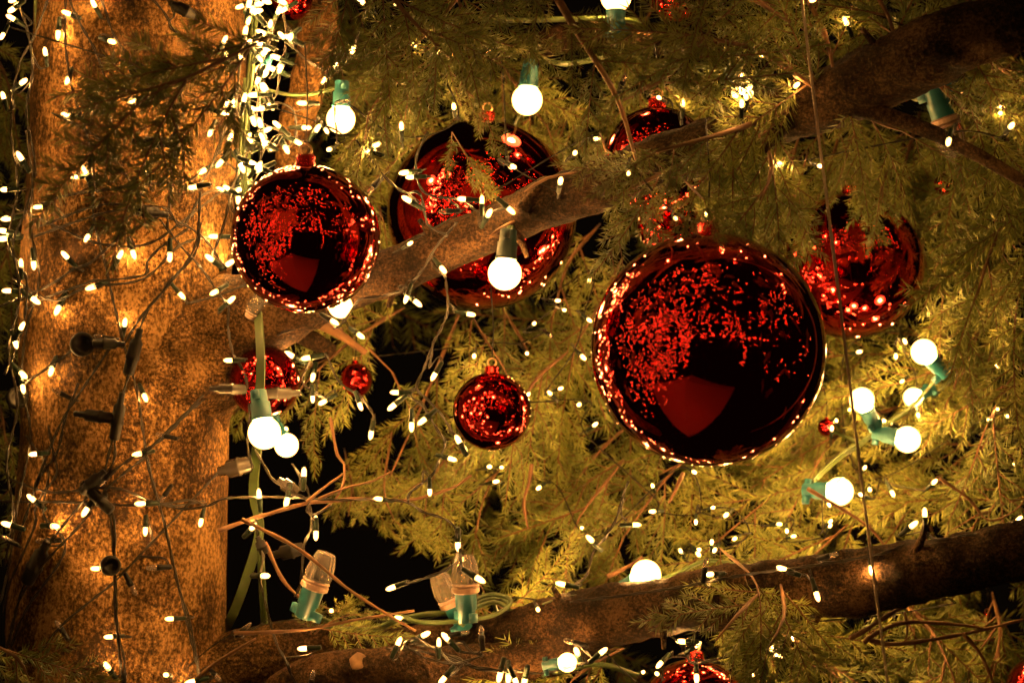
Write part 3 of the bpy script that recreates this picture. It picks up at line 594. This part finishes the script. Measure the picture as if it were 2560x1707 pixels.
S[6]['wires'] += [('T', .024, Ds((490, 900), (430, 950), (370, 1010), (290, 1060), (230, 1110), (150, 1200), (60, 1330), (20, 1480))), ('T', .02, Ds((260, 1000), (240, 1100), (255, 1200), (265, 1330), (270, 1460), (285, 1580)))]
S[10]['wires'] += [('T', .014, Ds((60, 1000), (110, 1080), (100, 1180), (150, 1260), (60, 1400), (20, 1500)))]
S[8]['wires'] += [('T', .014, Ds((180, 880), (150, 960), (130, 1040), (90, 1100), (40, 1240)))]
N_TRACED = len(S)
# lamps: cell -> (x, y, tip angle or None, lit)
R_ = None
LAMPS = {
 'A': [(70,120,150),(455,90,160),(640,20,115),(400,245,265),(775,290,340),(165,560,30),(462,560,260),(20,655,110),(450,790,170),(905,700,200),(135,1075,120),(510,1220,190),(585,1175,110),(1010,1150,100),(30,1305,180),(255,1425,190),(45,1505,190),(1390,1180,210),(1320,1290,190),(1510,1300,160),(1685,1260,30),(1640,1310,200),(1680,1215,40),(1640,1370,90),(1610,710,80),(1590,940,70),(1715,935,80),(1550,270,60),(1690,210,75),(1645,50,200),(1715,25,80),(1745,75,R_),(310,350,90),(10,260,R_),(1745,750,R_),(80,70,R_),(1740,655,R_),(1660,1120,R_),(85,5,R_)],
 'B': [(25,30,R_),(20,75,R_),(160,70,60),(100,160,75),(35,225,R_),(225,255,220),(665,345,55),(465,560,230),(60,365,R_),(30,410,R_),(135,395,R_),(170,445,60),(60,600,R_),(25,750,190),(140,855,140),(85,890,R_),(40,940,120),(60,980,R_),(110,1020,240),(210,1030,300),(295,985,R_),(350,880,R_),(425,880,50),(490,910,R_),(500,1030,R_),(15,1170,R_),(765,1040,R_),(835,995,20),(1000,860,90),(1360,725,R_),(1090,315,R_),(1265,355,R_),(1590,360,R_),(1555,380,R_),(1015,1190,R_),(1055,1220,R_),(1035,1370,150),(1555,1370,90),(1605,1465,60),(1755,1150,R_),(1755,1450,R_),(1415,1370,R_),(1285,1455,180,0),(785,1310,230,0),(965,30,R_),(640,690,0,0),(20,300,R_),(110,475,R_),(80,340,R_),(10,560,R_),(70,10,R_)],
 'C': [(1175,700,90),(590,955,R_),(435,1050,R_),(335,1240,R_),(800,1195,270),(15,1150,R_),(1130,1505,290),(1335,1455,100),(1720,380,R_),(1580,520,60),(1530,660,R_),(1610,660,R_),(1580,700,R_),(1640,615,R_),(1450,1510,R_),(1005,670,R_),(775,530,70,0)],
 'D': [(1240,985,250),(530,140,120),(170,575,R_),(205,580,R_),(1410,325,60),(1635,185,R_),(1330,630,300),(1600,780,R_),(1615,740,R_),(80,1130,R_),(365,1145,320),(300,5,R_),(1045,320,265,0),(1680,860,R_)],
 'E': [(20,20,R_),(15,75,R_),(145,235,90),(232,258,270),(445,185,130),(595,75,250),(830,180,60),(920,185,290),(1168,200,270),(1465,58,180),(1440,205,140),(1582,240,R_),(45,432,180),(245,500,R_),(395,565,250),(625,410,200),(1255,470,310),(1470,445,R_),(1595,490,R_),(860,645,75),(155,670,R_),(110,805,280),(350,990,260),(160,1010,R_),(1565,910,180),(1000,1170,300),(225,1555,185),(940,1555,190),(670,745,170,0),(385,1120,150,0),(1100,1420,R_,0),(160,1110,R_)],
 'F': [(95,890,270),(345,895,190),(390,1030,260),(150,1015,R_),(390,1180,270),(455,1200,210),(120,1240,0),(720,1230,290),(790,1425,260),(1070,1370,270),(950,1130,180),(935,1230,R_),(1220,1025,240),(1500,885,260),(1485,595,350),(1115,520,320),(1030,495,250),(1290,290,310),(725,745,325),(1390,1455,120),(1435,1520,R_),(205,1380,R_),(545,650,330),(1070,100,30),(1140,1330,R_),(230,870,R_)],
 'G': [(325,500,R_),(365,565,R_),(155,655,R_),(105,865,300),(115,1140,R_),(345,1100,R_),(255,1130,R_),(580,1345,R_),(495,895,R_),(275,745,R_,0),(460,1215,R_),(530,365,R_),(540,640,R_)],
 'H': [(635,850,R_),(945,785,R_),(880,890,R_),(915,1060,R_),(560,1250,200),(440,1370,R_),(470,1320,R_),(795,1325,R_),(1035,1295,270),(1570,940,R_),(1580,1245,R_),(1530,1315,20),(1645,1295,R_),(845,1340,R_)],
 'I': [(215,295,140),(585,390,240),(965,335,180),(1000,530,270),(1380,470,260),(380,490,0),(650,780,180),(1160,1125,180),(740,1250,180),(735,1450,115),(1140,1510,120),(45,475,R_),(695,195,R_,0),(285,590,180,0),(1045,775,180,0),(920,930,300,0),(1110,310,R_,0),(400,1165,R_,0),(1670,1250,350,0),(1710,1170,40,0),(1505,1535,320,0),(1745,490,45),(30,570,R_,0),(1310,1560,R_)],
 'J': [(20,265,R_),(330,120,90),(210,325,R_),(412,440,90),(412,555,270),(835,300,170),(1195,260,270),(1390,625,270),(925,915,200),(1540,855,330),(520,1070,30),(970,1115,R_),(985,1280,65),(1170,1230,30),(1258,1280,90),(1305,1250,R_),(320,1330,185),(1280,1550,230),(1675,1525,R_),(1735,1540,R_),(1355,30,R_),(1610,80,R_),(1660,180,R_),(1695,85,R_),(65,830,R_),(1445,1220,10,0),(1550,1210,95,0),(390,1510,80,0)],
 'K': [(180,230,R_),(960,388,R_),(860,480,0),(965,205,R_),(535,575,R_),(480,500,R_),(1155,650,R_),(1290,650,R_),(1285,685,R_),(1375,590,R_),(1390,660,R_),(1525,580,R_),(1265,470,R_),(1390,360,R_),(1470,415,R_),(1350,820,180),(1335,740,80,0),(335,885,170),(180,1065,R_),(445,1350,110),(1160,1280,180),(1280,1300,R_),(1215,1280,90,0),(905,1490,R_),(1010,1445,R_),(995,1500,R_),(1270,1540,270),(1660,1515,290),(1260,120,R_),(25,1555,R_),(85,1555,R_),(630,1345,R_),(390,1280,R_,0)],
 'L': [(670,80,R_),(700,240,R_),(635,270,R_),(860,270,R_),(1150,180,R_),(1078,390,90),(1005,475,45),(85,475,R_),(130,530,R_),(185,555,R_),(435,450,R_),(430,480,R_),(712,795,270),(340,975,285),(175,1265,285),(70,1380,R_),(40,1320,R_),(1730,440,60),(95,780,R_),(1695,60,R_),(1205,990,R_,0),(855,1015,R_,0),(460,685,20,0),(515,165,R_),(425,350,R_)],
}
# resolve wires to 3-D and give each lamp to the nearest traced wire; the rest go to strings threaded through the foliage
def wire3(w):
    pts = w[2]
    if w[0] == 'T': return [P(x, y, surfY(x, y, w[1])) for x, y in pts]
    return [P(x, y, w[0]+.02*math.sin(i*1.7)) for i, (x, y) in enumerate(pts)]
def proj(p): return np.stack([p[:, 0]/p[:, 1]*F+1280, 853.5-p[:, 2]/p[:, 1]*F], 1)
for s in S:
    s['paths'] = [catmull(wire3(w), .004) for w in s['wires']]
    s['proj'] = [proj(p) for p in s['paths']]
free = []
def assign(px, py, ang, lit):
    best = (1e9, None)
    for s in S[:N_TRACED]:
        for k, pr in enumerate(s['proj']):
            dd = np.hypot(pr[:, 0]-px, pr[:, 1]-py); i = int(dd.argmin())
            if dd[i] < best[0]: best = (dd[i], (s, k, i))
    if best[0] < 58:
        s, k, i = best[1]; q = s['paths'][k][i]; qp = s['proj'][k][i]
        if ang is None:
            ang = math.degrees(math.atan2(-(py-qp[1]), px-qp[0])) if best[0] > 8 else random.uniform(0, 360)
        onT = s['wires'][k][0] == 'T'
        Y = min(q[1], surfY(px, py, .013)) if onT else q[1]-.004
        s['lamps'].append((px, py, Y, ang, lit, Vector(q)))
    else: free.append((px, py, ang, lit))
for c, lst in LAMPS.items():
    for L in lst:
        px, py = z(c, L[0], L[1]); assign(px, py, L[2], True if len(L) < 4 else bool(L[3]))
for k in range(34):                                                     # the crowd of lamps between trunk and stem
    s = S[13] if k % 2 else S[14]; j = random.randrange(len(s['paths'])); pr = s['proj'][j]; i = random.randrange(len(pr)); px, py = pr[i]+RNG.normal(0, 14, 2)
    if py < 470: s['lamps'].append((px, py, s['paths'][j][i][1]-.01, random.uniform(0, 360), True, Vector(s['paths'][j][i])))
# out-of-frame continuation of the strings above, left of and below the frame is part of the mass further down
GROUPS = [
 ('fairy light string threaded through the dark needles at top centre', lambda x, y: x < 1500 and y < 620, 2.2),
 ('fairy light string threaded through the dark branches at the upper right', lambda x, y: x >= 1500 and y < 640, 2.03),
 ('fairy light string among the green sprays left of the largest bauble', lambda x, y: x < 1760 and y < 1330, 2.6),
 ('fairy light string glinting among sprays right of the largest bauble', lambda x, y: x >= 1760 and y < 1180, 2.7),
 ('cluster of fairy lights above the lower limb right of the glowing globe', lambda x, y: x >= 1400 and y < 1440, 2.58),
 ('fairy light string trailing in the dark below the lower limb', lambda x, y: True, 2.3)]
for lab, cond, Yg in GROUPS:
    grp = [q for q in free if cond(q[0], q[1])]; free = [q for q in free if not cond(q[0], q[1])]
    if not grp: continue
    cur = min(grp, key=lambda q: q[0]); order = [cur]; rest = [q for q in grp if q is not cur]
    while rest:
        n_ = min(rest, key=lambda q: (q[0]-cur[0])**2+(q[1]-cur[1])**2); rest.remove(n_); order.append(n_); cur = n_
    pts = []; lamps = []
    for i, (px, py, a, lit) in enumerate(order):
        Y = Yg+.05*math.sin(i*.9)+random.uniform(-.02, .02); o = random.uniform(-12, 12)
        if a is None: a = random.uniform(0, 360)
        q = P(px-math.cos(math.radians(a))*30+o, py+math.sin(math.radians(a))*30, Y+.06); pts.append(q); lamps.append((px, py, Y, a, lit, q))
    s = dict(label=lab, wires=[], lamps=lamps, paths=[catmull(pts, .005)]); S.append(s)
NL = 0
SHORT = {}
for si, s in enumerate(S):
    base = Vector(s['paths'][0][0]); o = empty('fairy_light_string', base, s['label'], 'fairy lights', 'strings of fairy lights'); inv = Matrix.Translation(-base)
    s['obj'] = o; mb = MB()
    for k, p in enumerate(s['paths']):
        n_ = len(p); T, U, V_ = frames(p); ph = np.arange(n_)*.004*2*PI/.045
        thick = .00095 if si < N_TRACED else .0006
        for sg in (0, PI):
            off = (np.cos(ph+sg)[:, None]*U+np.sin(ph+sg)[:, None]*V_)*thick*1.05
            tube(mb, p+off, thick, 5)
    for (px, py, Y, ang, lit, q) in s['lamps']:
        c = P(px, py, Y); a = math.radians(ang); t = math.radians(random.uniform(-35, 30) if s['wires'] else -random.uniform(25, 80))
        D = Vector((math.cos(a)*math.cos(t), -math.sin(t) if s['wires'] and s['wires'][0][0] == 'T' else math.sin(t), math.sin(a)*math.cos(t)))
        if s['wires'] and s['wires'][0][0] == 'T': D.y = -abs(D.y)
        org = c-D*.0072; so = obj('lamp_socket', (SOCK if lit else SOCKB), o, inv @ zdir(D, org)); obj('bulb', LIT if lit else UNLIT, so); NL += 1
        sz = random.uniform(.8, 1.0) if s['wires'] else random.uniform(.62, .85)
        so.scale = (sz, sz, sz)
        tail = org-D*.017
        if (q-tail).length > .003:
            mid = (tail+q)/2-D*.008+Vector((random.uniform(-.004, .004), 0, random.uniform(-.004, .004)))
            cv = catmull([org-D*.015, mid, q], .003)
            for w in (-.0008, .0008): tube(mb, cv+np.array([w, 0, w*.6]), .0007, 4)
    obj('wire', mb.mesh('wire', [M['wire'] if si in (4, 6, 7, 8) or not s['wires'] else M['thinwire']]), o, inv)
print('LAMPS', NL, 'STRINGS', len(S))
# black connectors and pods moulded onto the cables
def connector(si, c, a, b, r, m='black', off=.026, taper=True, Y=None):
    r *= .82; (x0, y0), (x1, y1) = z(c, *a), z(c, *b)
    p0 = P(x0, y0, Y or surfY(x0, y0, off)); p1 = P(x1, y1, Y or surfY(x1, y1, off)); L = (p1-p0).length; mb = MB()
    lathe(mb, [(r*.45, 0), (r*.55, L*.04), (r*.5, L*.12), (r*.62, L*.14), (r*.55, L*.22), (r, L*.3), (r, L*.58), (r*1.12, L*.6), (r*1.12, L*.66), (r*.95, L*.68), (r*.9, L*.96), (r*.6, L)], 16)
    o = S[si]['obj']; obj('plug', mb.mesh('plug', [M[m]]), o, Matrix.Translation(-o.location) @ zdir(p1-p0, p0))
def pod(si, c, a, r):
    x0, y0 = z(c, *a); p0 = P(x0, y0, surfY(x0, y0, .02)); mb = MB()
    lathe(mb, [(r*.7, -.008), (r, -.004), (r, .004), (r*.85, .007), (r*.6, .007), (r*.55, .004), (r*.1, .004)], 20)
    o = S[si]['obj']; obj('pod', mb.mesh('pod', [M['black']]), o, Matrix.Translation(-o.location) @ zdir((.35, -1, .1), p0))
connector(4, 'A', (910, 975), (1215, 985), .0085); connector(4, 'A', (1220, 860), (1190, 1100), .008)
connector(4, 'E', (965, 690), (880, 1010), .0095); connector(4, 'E', (840, 1130), (785, 1460), .009); connector(4, 'E', (510, 1275), (800, 1310), .009)
connector(4, 'A', (1160, 1480), (900, 1440), .009); connector(4, 'A', (1170, 20), (1340, 110), .009); connector(4, 'I', (560, 190), (770, 390), .009)
connector(4, 'I', (720, 110), (560, 260), .009); connector(7, 'E', (860, 800), (640, 790), .008); connector(8, 'I', (330, 590), (180, 880), .012)
pod(7, 'E', (565, 800), .015); pod(7, 'E', (120, 1170), .014); pod(11, 'I', (760, 760), .0125)
connector(6, 'E', (1440, 1105), (1700, 1110), .0085, 'pvc', Y=2.3); connector(6, 'F', (310, 1135), (60, 1140), .0095, 'pvc', Y=2.31)
connector(8, 'I', (1500, 115), (1730, 60), .014, 'pvc', Y=2.36); connector(1, 'A', (990, 460), (890, 500), .011)
connector(22, 'J', (150, 170), (290, 260), .010, 'pvc', Y=2.36); connector(22, 'J', (10, 560), (60, 680), .008, Y=2.31); connector(22, 'J', (110, 690), (330, 640), .011, Y=2.38)

# ------------------------------------------------------------------ globe lights on green cords
def tsock(R, m='teal'):
    mb = MB(); lathe(mb, [(R*.42, -R*1.75), (R*.5, -R*1.7), (R*.52, -R*1.0), (R*.6, -R*.95), (R*.62, -R*.1), (R*.66, -R*.08), (R*.66, R*.06), (R*.58, R*.06), (R*.55, -R*.2)], 24)
    box(mb, (0, R*.62, -R*1.4), (R*.34, R*.9, R*.5)); box(mb, (0, -R*.55, -R*1.4), (R*.34, R*.7, R*.5)); return mb.mesh('socket', [M[m]])
def tglobe(R, lit=True):
    mb = MB(); pr = [(R*.5, -R*.1), (R*.5, R*.08)]+[(R*math.sin(t), R*.92-R*math.cos(t)) for t in np.linspace(.6, PI-.08, 15)]
    lathe(mb, pr, 28, 0); r_ = .42*R; lathe(mb, [(r_*math.sin(t), R*.92-r_*math.cos(t)) for t in np.linspace(.15, PI-.15, 8)], 12, 1); return mb.mesh('globe_bulb', [M['globe_glass'], M['globe']])
def tfacet(R):
    mb = MB(); lathe(mb, [(R*.62, -.1*R), (R*.8, .02*R), (R*.8, .25*R), (R*.72, .3*R), (R*.8, .42*R), (R*.74, .5*R)], 24, 1)
    lathe(mb, [(R*.72, .5*R), (R*.78, .9*R), (R*.66, 1.6*R), (R*.52, 2.05*R), (R*.46, 2.1*R), (R*.2, 2.0*R)], 26, 0, rib=.05)
    return mb.mesh('ribbed_bulb', [M['glass'], M['pvcw']], False)
M['pvcw'] = simple('bulb_collar', (.30, .19, .145), .35, var=.1)
def gstring(label, cords, lamps):
    base = P(*cords[0][0]); o = empty('globe_light_string', base, label, 'globe lights', 'globe lights on green cord'); inv = Matrix.Translation(-base); mb = MB()
    for c in cords:
        p = catmull([P(*q) for q in c], .006)
        for w in (-.0024, .0024):
            off = frames(p)[1]*w; tube(mb, p+off, .0027, 7)
    for (px, py, Y, rpx, ang, tilt, kind) in lamps:
        R = mm(rpx, Y); a = math.radians(ang); t = math.radians(tilt); D = Vector((math.cos(a)*math.cos(t), -math.sin(t), math.sin(a)*math.cos(t)))
        c = P(px, py, Y); org = c-D*R*.9; so = obj('socket', tsock(R, 'lamp_dark' if 'dark socket' in label else 'teal'), o, inv @ zdir(D, org, random.uniform(0, 3)))
        obj('globe_bulb' if kind else 'ribbed_bulb', tglobe(R) if kind else tfacet(R), so)
        q = org-D*R*1.3; best = min((np.array(x) for cc in cords for x in catmull([P(*w) for w in cc], .02)), key=lambda x: np.linalg.norm(x-np.array(q)))
        if np.linalg.norm(best-np.array(q)) > .012: tube(mb, catmull([q, (np.array(q)+best)/2+np.array([0, .008, -.01]), best], .008), .0026, 7)
    obj('cord', mb.mesh('cord', [M['cord']]), o, inv); return o
ga = gstring('green globe light cord hanging down beside the trunk with two bright white globes',
    [[(*d(590, -60), 2.42), (*d(578, 150), 2.41), (*d(562, 270), 2.4), (*d(558, 370), 2.4), (*d(575, 560), 2.42), (*d(612, 780), 2.44), (*d(612, 900), 2.44), (*d(585, 1050), 2.4), (*d(592, 1180), 2.42), (*d(600, 1300), 2.42), (*d(606, 1400), 2.46), (*d(610, 1500), 2.5)]],
    [(661, 1081, 2.25, 41, -80, 10, 1), (716, 1112, 2.42, 30, -60, 0, 1), (640, 770, 2.36, 30, 60, 10, 0), (851, 765, 2.3, 30, -70, 0, 1), (655, 178, 2.4, 17, -120, 10, 1), (852, 298, 2.42, 36, -92, 0, 1)])
gstring('green globe light cord coiled on the lower limb with clear ribbed bulbs',
    [[(*z('J', 450, 1180), 2.42), (*z('J', 800, 1195), 2.4), (*z('J', 980, 1130), 2.36), (*z('J', 1200, 1090), 2.34), (*z('J', 1420, 1080), 2.36), (*z('J', 1640, 1010), 2.36), (*z('K', 50, 1080), 2.35), (*z('K', 380, 985), 2.33), (*z('K', 760, 940), 2.36), (*z('K', 1100, 830), 2.4), (*z('K', 1330, 730), 2.42), (*z('K', 1560, 760), 2.42)],
     [(*z('J', 1000, 1110), 2.33), (*z('J', 1150, 1150), 2.32), (*z('J', 1400, 1140), 2.33), (*z('J', 1640, 1100), 2.34), (*z('J', 1750, 1010), 2.35), (*z('J', 1620, 970), 2.38), (*z('J', 1480, 1020), 2.38)],
     [(*z('J', 260, 1060), 2.38), (*z('J', 420, 1110), 2.4), (*z('J', 600, 1190), 2.41)]],
    [(798, 1432, 2.3, 45, 70, 0, 0), (1163, 1440, 2.27, 44, 92, 0, 0), (1116, 1478, 2.34, 41, 116, 5, 0), (1614, 1437, 2.34, 38, 40, 35, 1), (1330, 1560, 2.46, 38, 60, -20, 1), (1860, 1470, 2.46, 38, 80, -20, 1)])  # last two globes added behind the lower limb to brighten the foliage
gstring('green globe light cord with five blurred lit globes right of the largest bauble and two added unseen behind it',
    [[(*z('H', 1300, 1000), 2.74), (*z('H', 1180, 1120), 2.74), (*z('H', 1000, 1240), 2.76), (*z('H', 780, 1370), 2.66), (*z('H', 640, 1480), 2.7), (*z('H', 500, 1568), 2.66), (*z('L', 330, 160), 2.64), (*z('L', 250, 260), 2.66)], [(*z('H', 640, 1480), 2.7), (2050, 1060, 2.85), (1900, 960, 2.66), (1730, 830, 2.54), (1650, 790, 2.54)]],
    [(2310, 880, 2.6, 32, 135, 10, 1), (2155, 1000, 2.58, 31, 118, 15, 1), (2283, 993, 2.68, 24, 200, 20, 1), (2268, 1098, 2.58, 33, -12, 15, 1), (2098, 1228, 2.58, 35, 0, 20, 1), (1900, 980, 2.5, 36, 160, 0, 1), (1700, 820, 2.5, 36, 200, 0, 1)])  # last two globes and side cord added unseen behind the bauble as fill
gstring('green globe light cord through the top needles with a bright hanging globe',
    [[(*z('B', 1500, 130), 2.5), (*z('B', 1761, 140), 2.5), (*z('C', 350, 135), 2.5), (*z('C', 700, 130), 2.5), (*z('C', 900, 160), 2.52)], [(*z('C', 220, 420), 2.52), (*z('C', 400, 440), 2.5), (*z('C', 640, 390), 2.48), (*z('C', 800, 375), 2.46), (*z('C', 1020, 440), 2.46), (*z('C', 1400, 470), 2.5), (*z('C', 1560, 520), 2.5)]],
    [(1318, 250, 2.5, 38, -95, 5, 1), (1540, -6, 2.46, 38, 90, 0, 1), (1856, 228, 2.4, 28, -60, 20, 1), (1230, 480, 2.8, 36, -90, 0, 1)])  # last globe is an added fill light hidden by the back bauble
gstring('round white globe hanging by its dark socket below the upper limb', [[(1300, 520, 2.32), (1280, 560, 2.26), (1270, 620, 2.24)]], [(1262, 683, 2.22, 42, -95, 5, 1)])
gstring('unlit clear bulb in a large teal socket under the branch at the upper right', [[(2200, 230, 2.3), (2300, 205, 2.32), (2420, 200, 2.34), (2560, 190, 2.34)]], [(2374, 338, 2.26, 48, -70, 0, 0)])
gstring('small lit globe with a teal collar tucked below the lower limb', [[(1330, 1680, 2.32), (1390, 1680, 2.32), (1500, 1660, 2.34), (1600, 1690, 2.36)]], [(1418, 1655, 2.26, 24, 10, 10, 1)])
# flat green straps tied round the tree
def strap(label, pts, w):
    base = P(*pts[0]); p = catmull([P(*q) for q in pts], .01); mb = MB(); n_ = len(p)
    T = np.gradient(p, axis=0); T /= np.linalg.norm(T, axis=1)[:, None]
    tw = .5*np.sin(np.linspace(0, 4, n_)); S_ = np.cross(T, np.array([0, 1., 0])); S_ /= np.linalg.norm(S_, axis=1)[:, None]; Nn = np.cross(T, S_)
    A = S_*np.cos(tw)[:, None]+Nn*np.sin(tw)[:, None]; B = np.cross(T, A)
    v = np.stack([p+A*w/2+B*.0012, p-A*w/2+B*.0012, p-A*w/2-B*.0012, p+A*w/2-B*.0012], 1).reshape(-1, 3)
    f = [(i*4+j, i*4+(j+1) % 4, (i+1)*4+(j+1) % 4, (i+1)*4+j) for i in range(n_-1) for j in range(4)]+[(3, 2, 1, 0), tuple((n_-1)*4+j for j in range(4))]
    mb.add(v-np.array(base), f); o = obj('green_strap', mb.mesh('green_strap', [M['cord']], False)); o.location = base
    o['label'] = label; o['category'] = 'strap'; o['group'] = 'flat green straps'
strap('flat green strap hanging down right of the trunk behind the lights', [(*d(570, 180), 2.44), (*d(563, 300), 2.43), (*d(580, 560), 2.44), (*d(598, 800), 2.315), (*d(596, 920), 2.315), (*d(590, 1040), 2.36), (*d(582, 1130), 2.4), (*d(596, 1220), 2.42), (*d(565, 1330), 2.42), (*d(530, 1420), 2.46), (*d(480, 1500), 2.56)], .012)
strap('flat green strap running down the left edge of the trunk', [(*d(88, -40), 2.4), (*d(92, 100), 2.4), (*d(95, 260), 2.4), (*d(80, 420), 2.4), (*d(85, 600), 2.42)], .012)
# steel guy cable in front
base = P(2000, -40, 1.97); p = catmull([P(2000, -40, 1.97), P(2034, 240, 1.96), P(2100, 760, 1.955), P(2160, 1250, 1.955), P(2226, 1760, 1.96)], .003); mb = MB()
T, U, V_ = frames(p); ph = np.arange(len(p))*.003*2*PI/.012
for k in range(3):
    a = ph+k*2*PI/3; tube(mb, p+(np.cos(a)[:, None]*U+np.sin(a)[:, None]*V_)*.0009-np.array(base), .00095, 5)
o = obj('steel_cable', mb.mesh('steel_cable', [M['steel']])); o.location = base; o['label'] = 'thin twisted steel cable slanting down in front of the right bauble'; o['category'] = 'cable'

# ------------------------------------------------------------------ what the baubles mirror from behind the camera
# lights of the tree's other branches around the viewer: nobody could count them
rs = np.random.default_rng(21); mb = MB()
oc = np.array([(1, 0, 0), (-1, 0, 0), (0, 1, 0), (0, -1, 0), (0, 0, 1), (0, 0, -1)], float)
of = [(0, 2, 4), (2, 1, 4), (1, 3, 4), (3, 0, 4), (2, 0, 5), (1, 2, 5), (3, 1, 5), (0, 3, 5)]
for k in range(230):                                                    # short runs of lamps along unseen branches
    u = rs.random()
    if u < .74: c = np.array([rs.uniform(-2.6, -1.1), rs.uniform(-.4, 2.3), rs.uniform(-1.5, 2.2)])
    elif u < .88: c = np.array([rs.uniform(-1.2, 1.0), rs.uniform(.3, 2.0), rs.uniform(1.0, 2.3)])
    else: c = np.array([rs.uniform(1.3, 2.4), rs.uniform(.6, 2.4), rs.uniform(-.6, 1.6)])
    dv = rs.normal(size=3)*[.6, .8, 1]; dv /= np.linalg.norm(dv); n_ = int(rs.integers(4, 10))
    for i in range(n_):
        q = c+dv*(i-n_/2)*.05+rs.normal(0, .17, 3)
        if q[1] > .1 and abs(q[0])/q[1] < .33 and abs(q[2])/q[1] < .24: continue
        mb.add(oc*[.0045, .0045, .006]+q, of)
for k in range(70):
    c = np.array([rs.uniform(-4.5, 3.5), rs.uniform(-5, -.3), rs.uniform(.5, 3.6)])
    for i in range(int(rs.integers(3, 9))): mb.add(oc*[.008, .008, .010]+c+rs.normal(0, .22, 3), of)
for (x, y) in ((-1.5, -1.2), (-2.6, -2.4), (1.9, -1.6)):                # lit stems, seen as upright streaks in the baubles
    for i in range(60): mb.add(oc*[.007, .007, .009]+np.array([x+rs.normal(0, .1)+.25*math.sin(i*.07), y+rs.normal(0, .1), -1.1+i*.06+rs.normal(0, .05)]), of)
o = obj('distant_lights', mb.mesh('distant_lights', [M['far']], False)); o['kind'] = 'stuff'; o['label'] = 'mass of fairy lights on surrounding branches mirrored in the red baubles'; o['category'] = 'fairy lights'
# a long garland across the street behind the viewer, mirrored as a level row of dots
base = Vector((-9, -4.2, 1.45)); g = empty('festoon_string', base, 'long level row of lamps mirrored across the middle of the baubles', 'festoon'); inv = Matrix.Translation(-base)
mb = MB(); lathe(mb, [(.009, -.03), (.025, -.018), (.032, .0), (.025, .02), (.009, .034)], 8); fm_ = mb.mesh('lamp', [M['far']])
p = catmull([base+Vector((18*t, .3*math.sin(5*t), -.10*math.sin(6*PI*t)**2)) for t in np.linspace(0, 1, 19)], .1); mb = MB(); tube(mb, p, .004, 5); obj('wire', mb.mesh('wire', [M['wire']]), g, inv)
for i in range(3, len(p), 11): obj('lamp', fm_, g, inv @ Matrix.Translation(Vector(p[i])-Vector((0, 0, .025))))

# a pale tent roof standing below and behind the viewer, mirrored low in the baubles
base = Vector((-.85, .0, -2.0)); mb = MB(); h = 1.6
v = [(0, 0, .75), (-h, -h, 0), (h, -h, 0), (h, h, 0), (-h, h, 0), (-h, -h, -.22), (h, -h, -.22), (h, h, -.22), (-h, h, -.22)]
mb.add(v, [(0, 1, 2), (0, 2, 3), (0, 3, 4), (0, 4, 1), (1, 5, 6, 2), (2, 6, 7, 3), (3, 7, 8, 4), (4, 8, 5, 1)])
o = obj('tent_roof', mb.mesh('tent_roof', [simple('pale_canvas', (.30, .26, .21), .9, var=.3)], False)); o.location = base; o.rotation_euler = (0, 0, .5)
o['label'] = 'pale tent roof mirrored as a dull red patch low in the baubles'; o['category'] = 'tent'
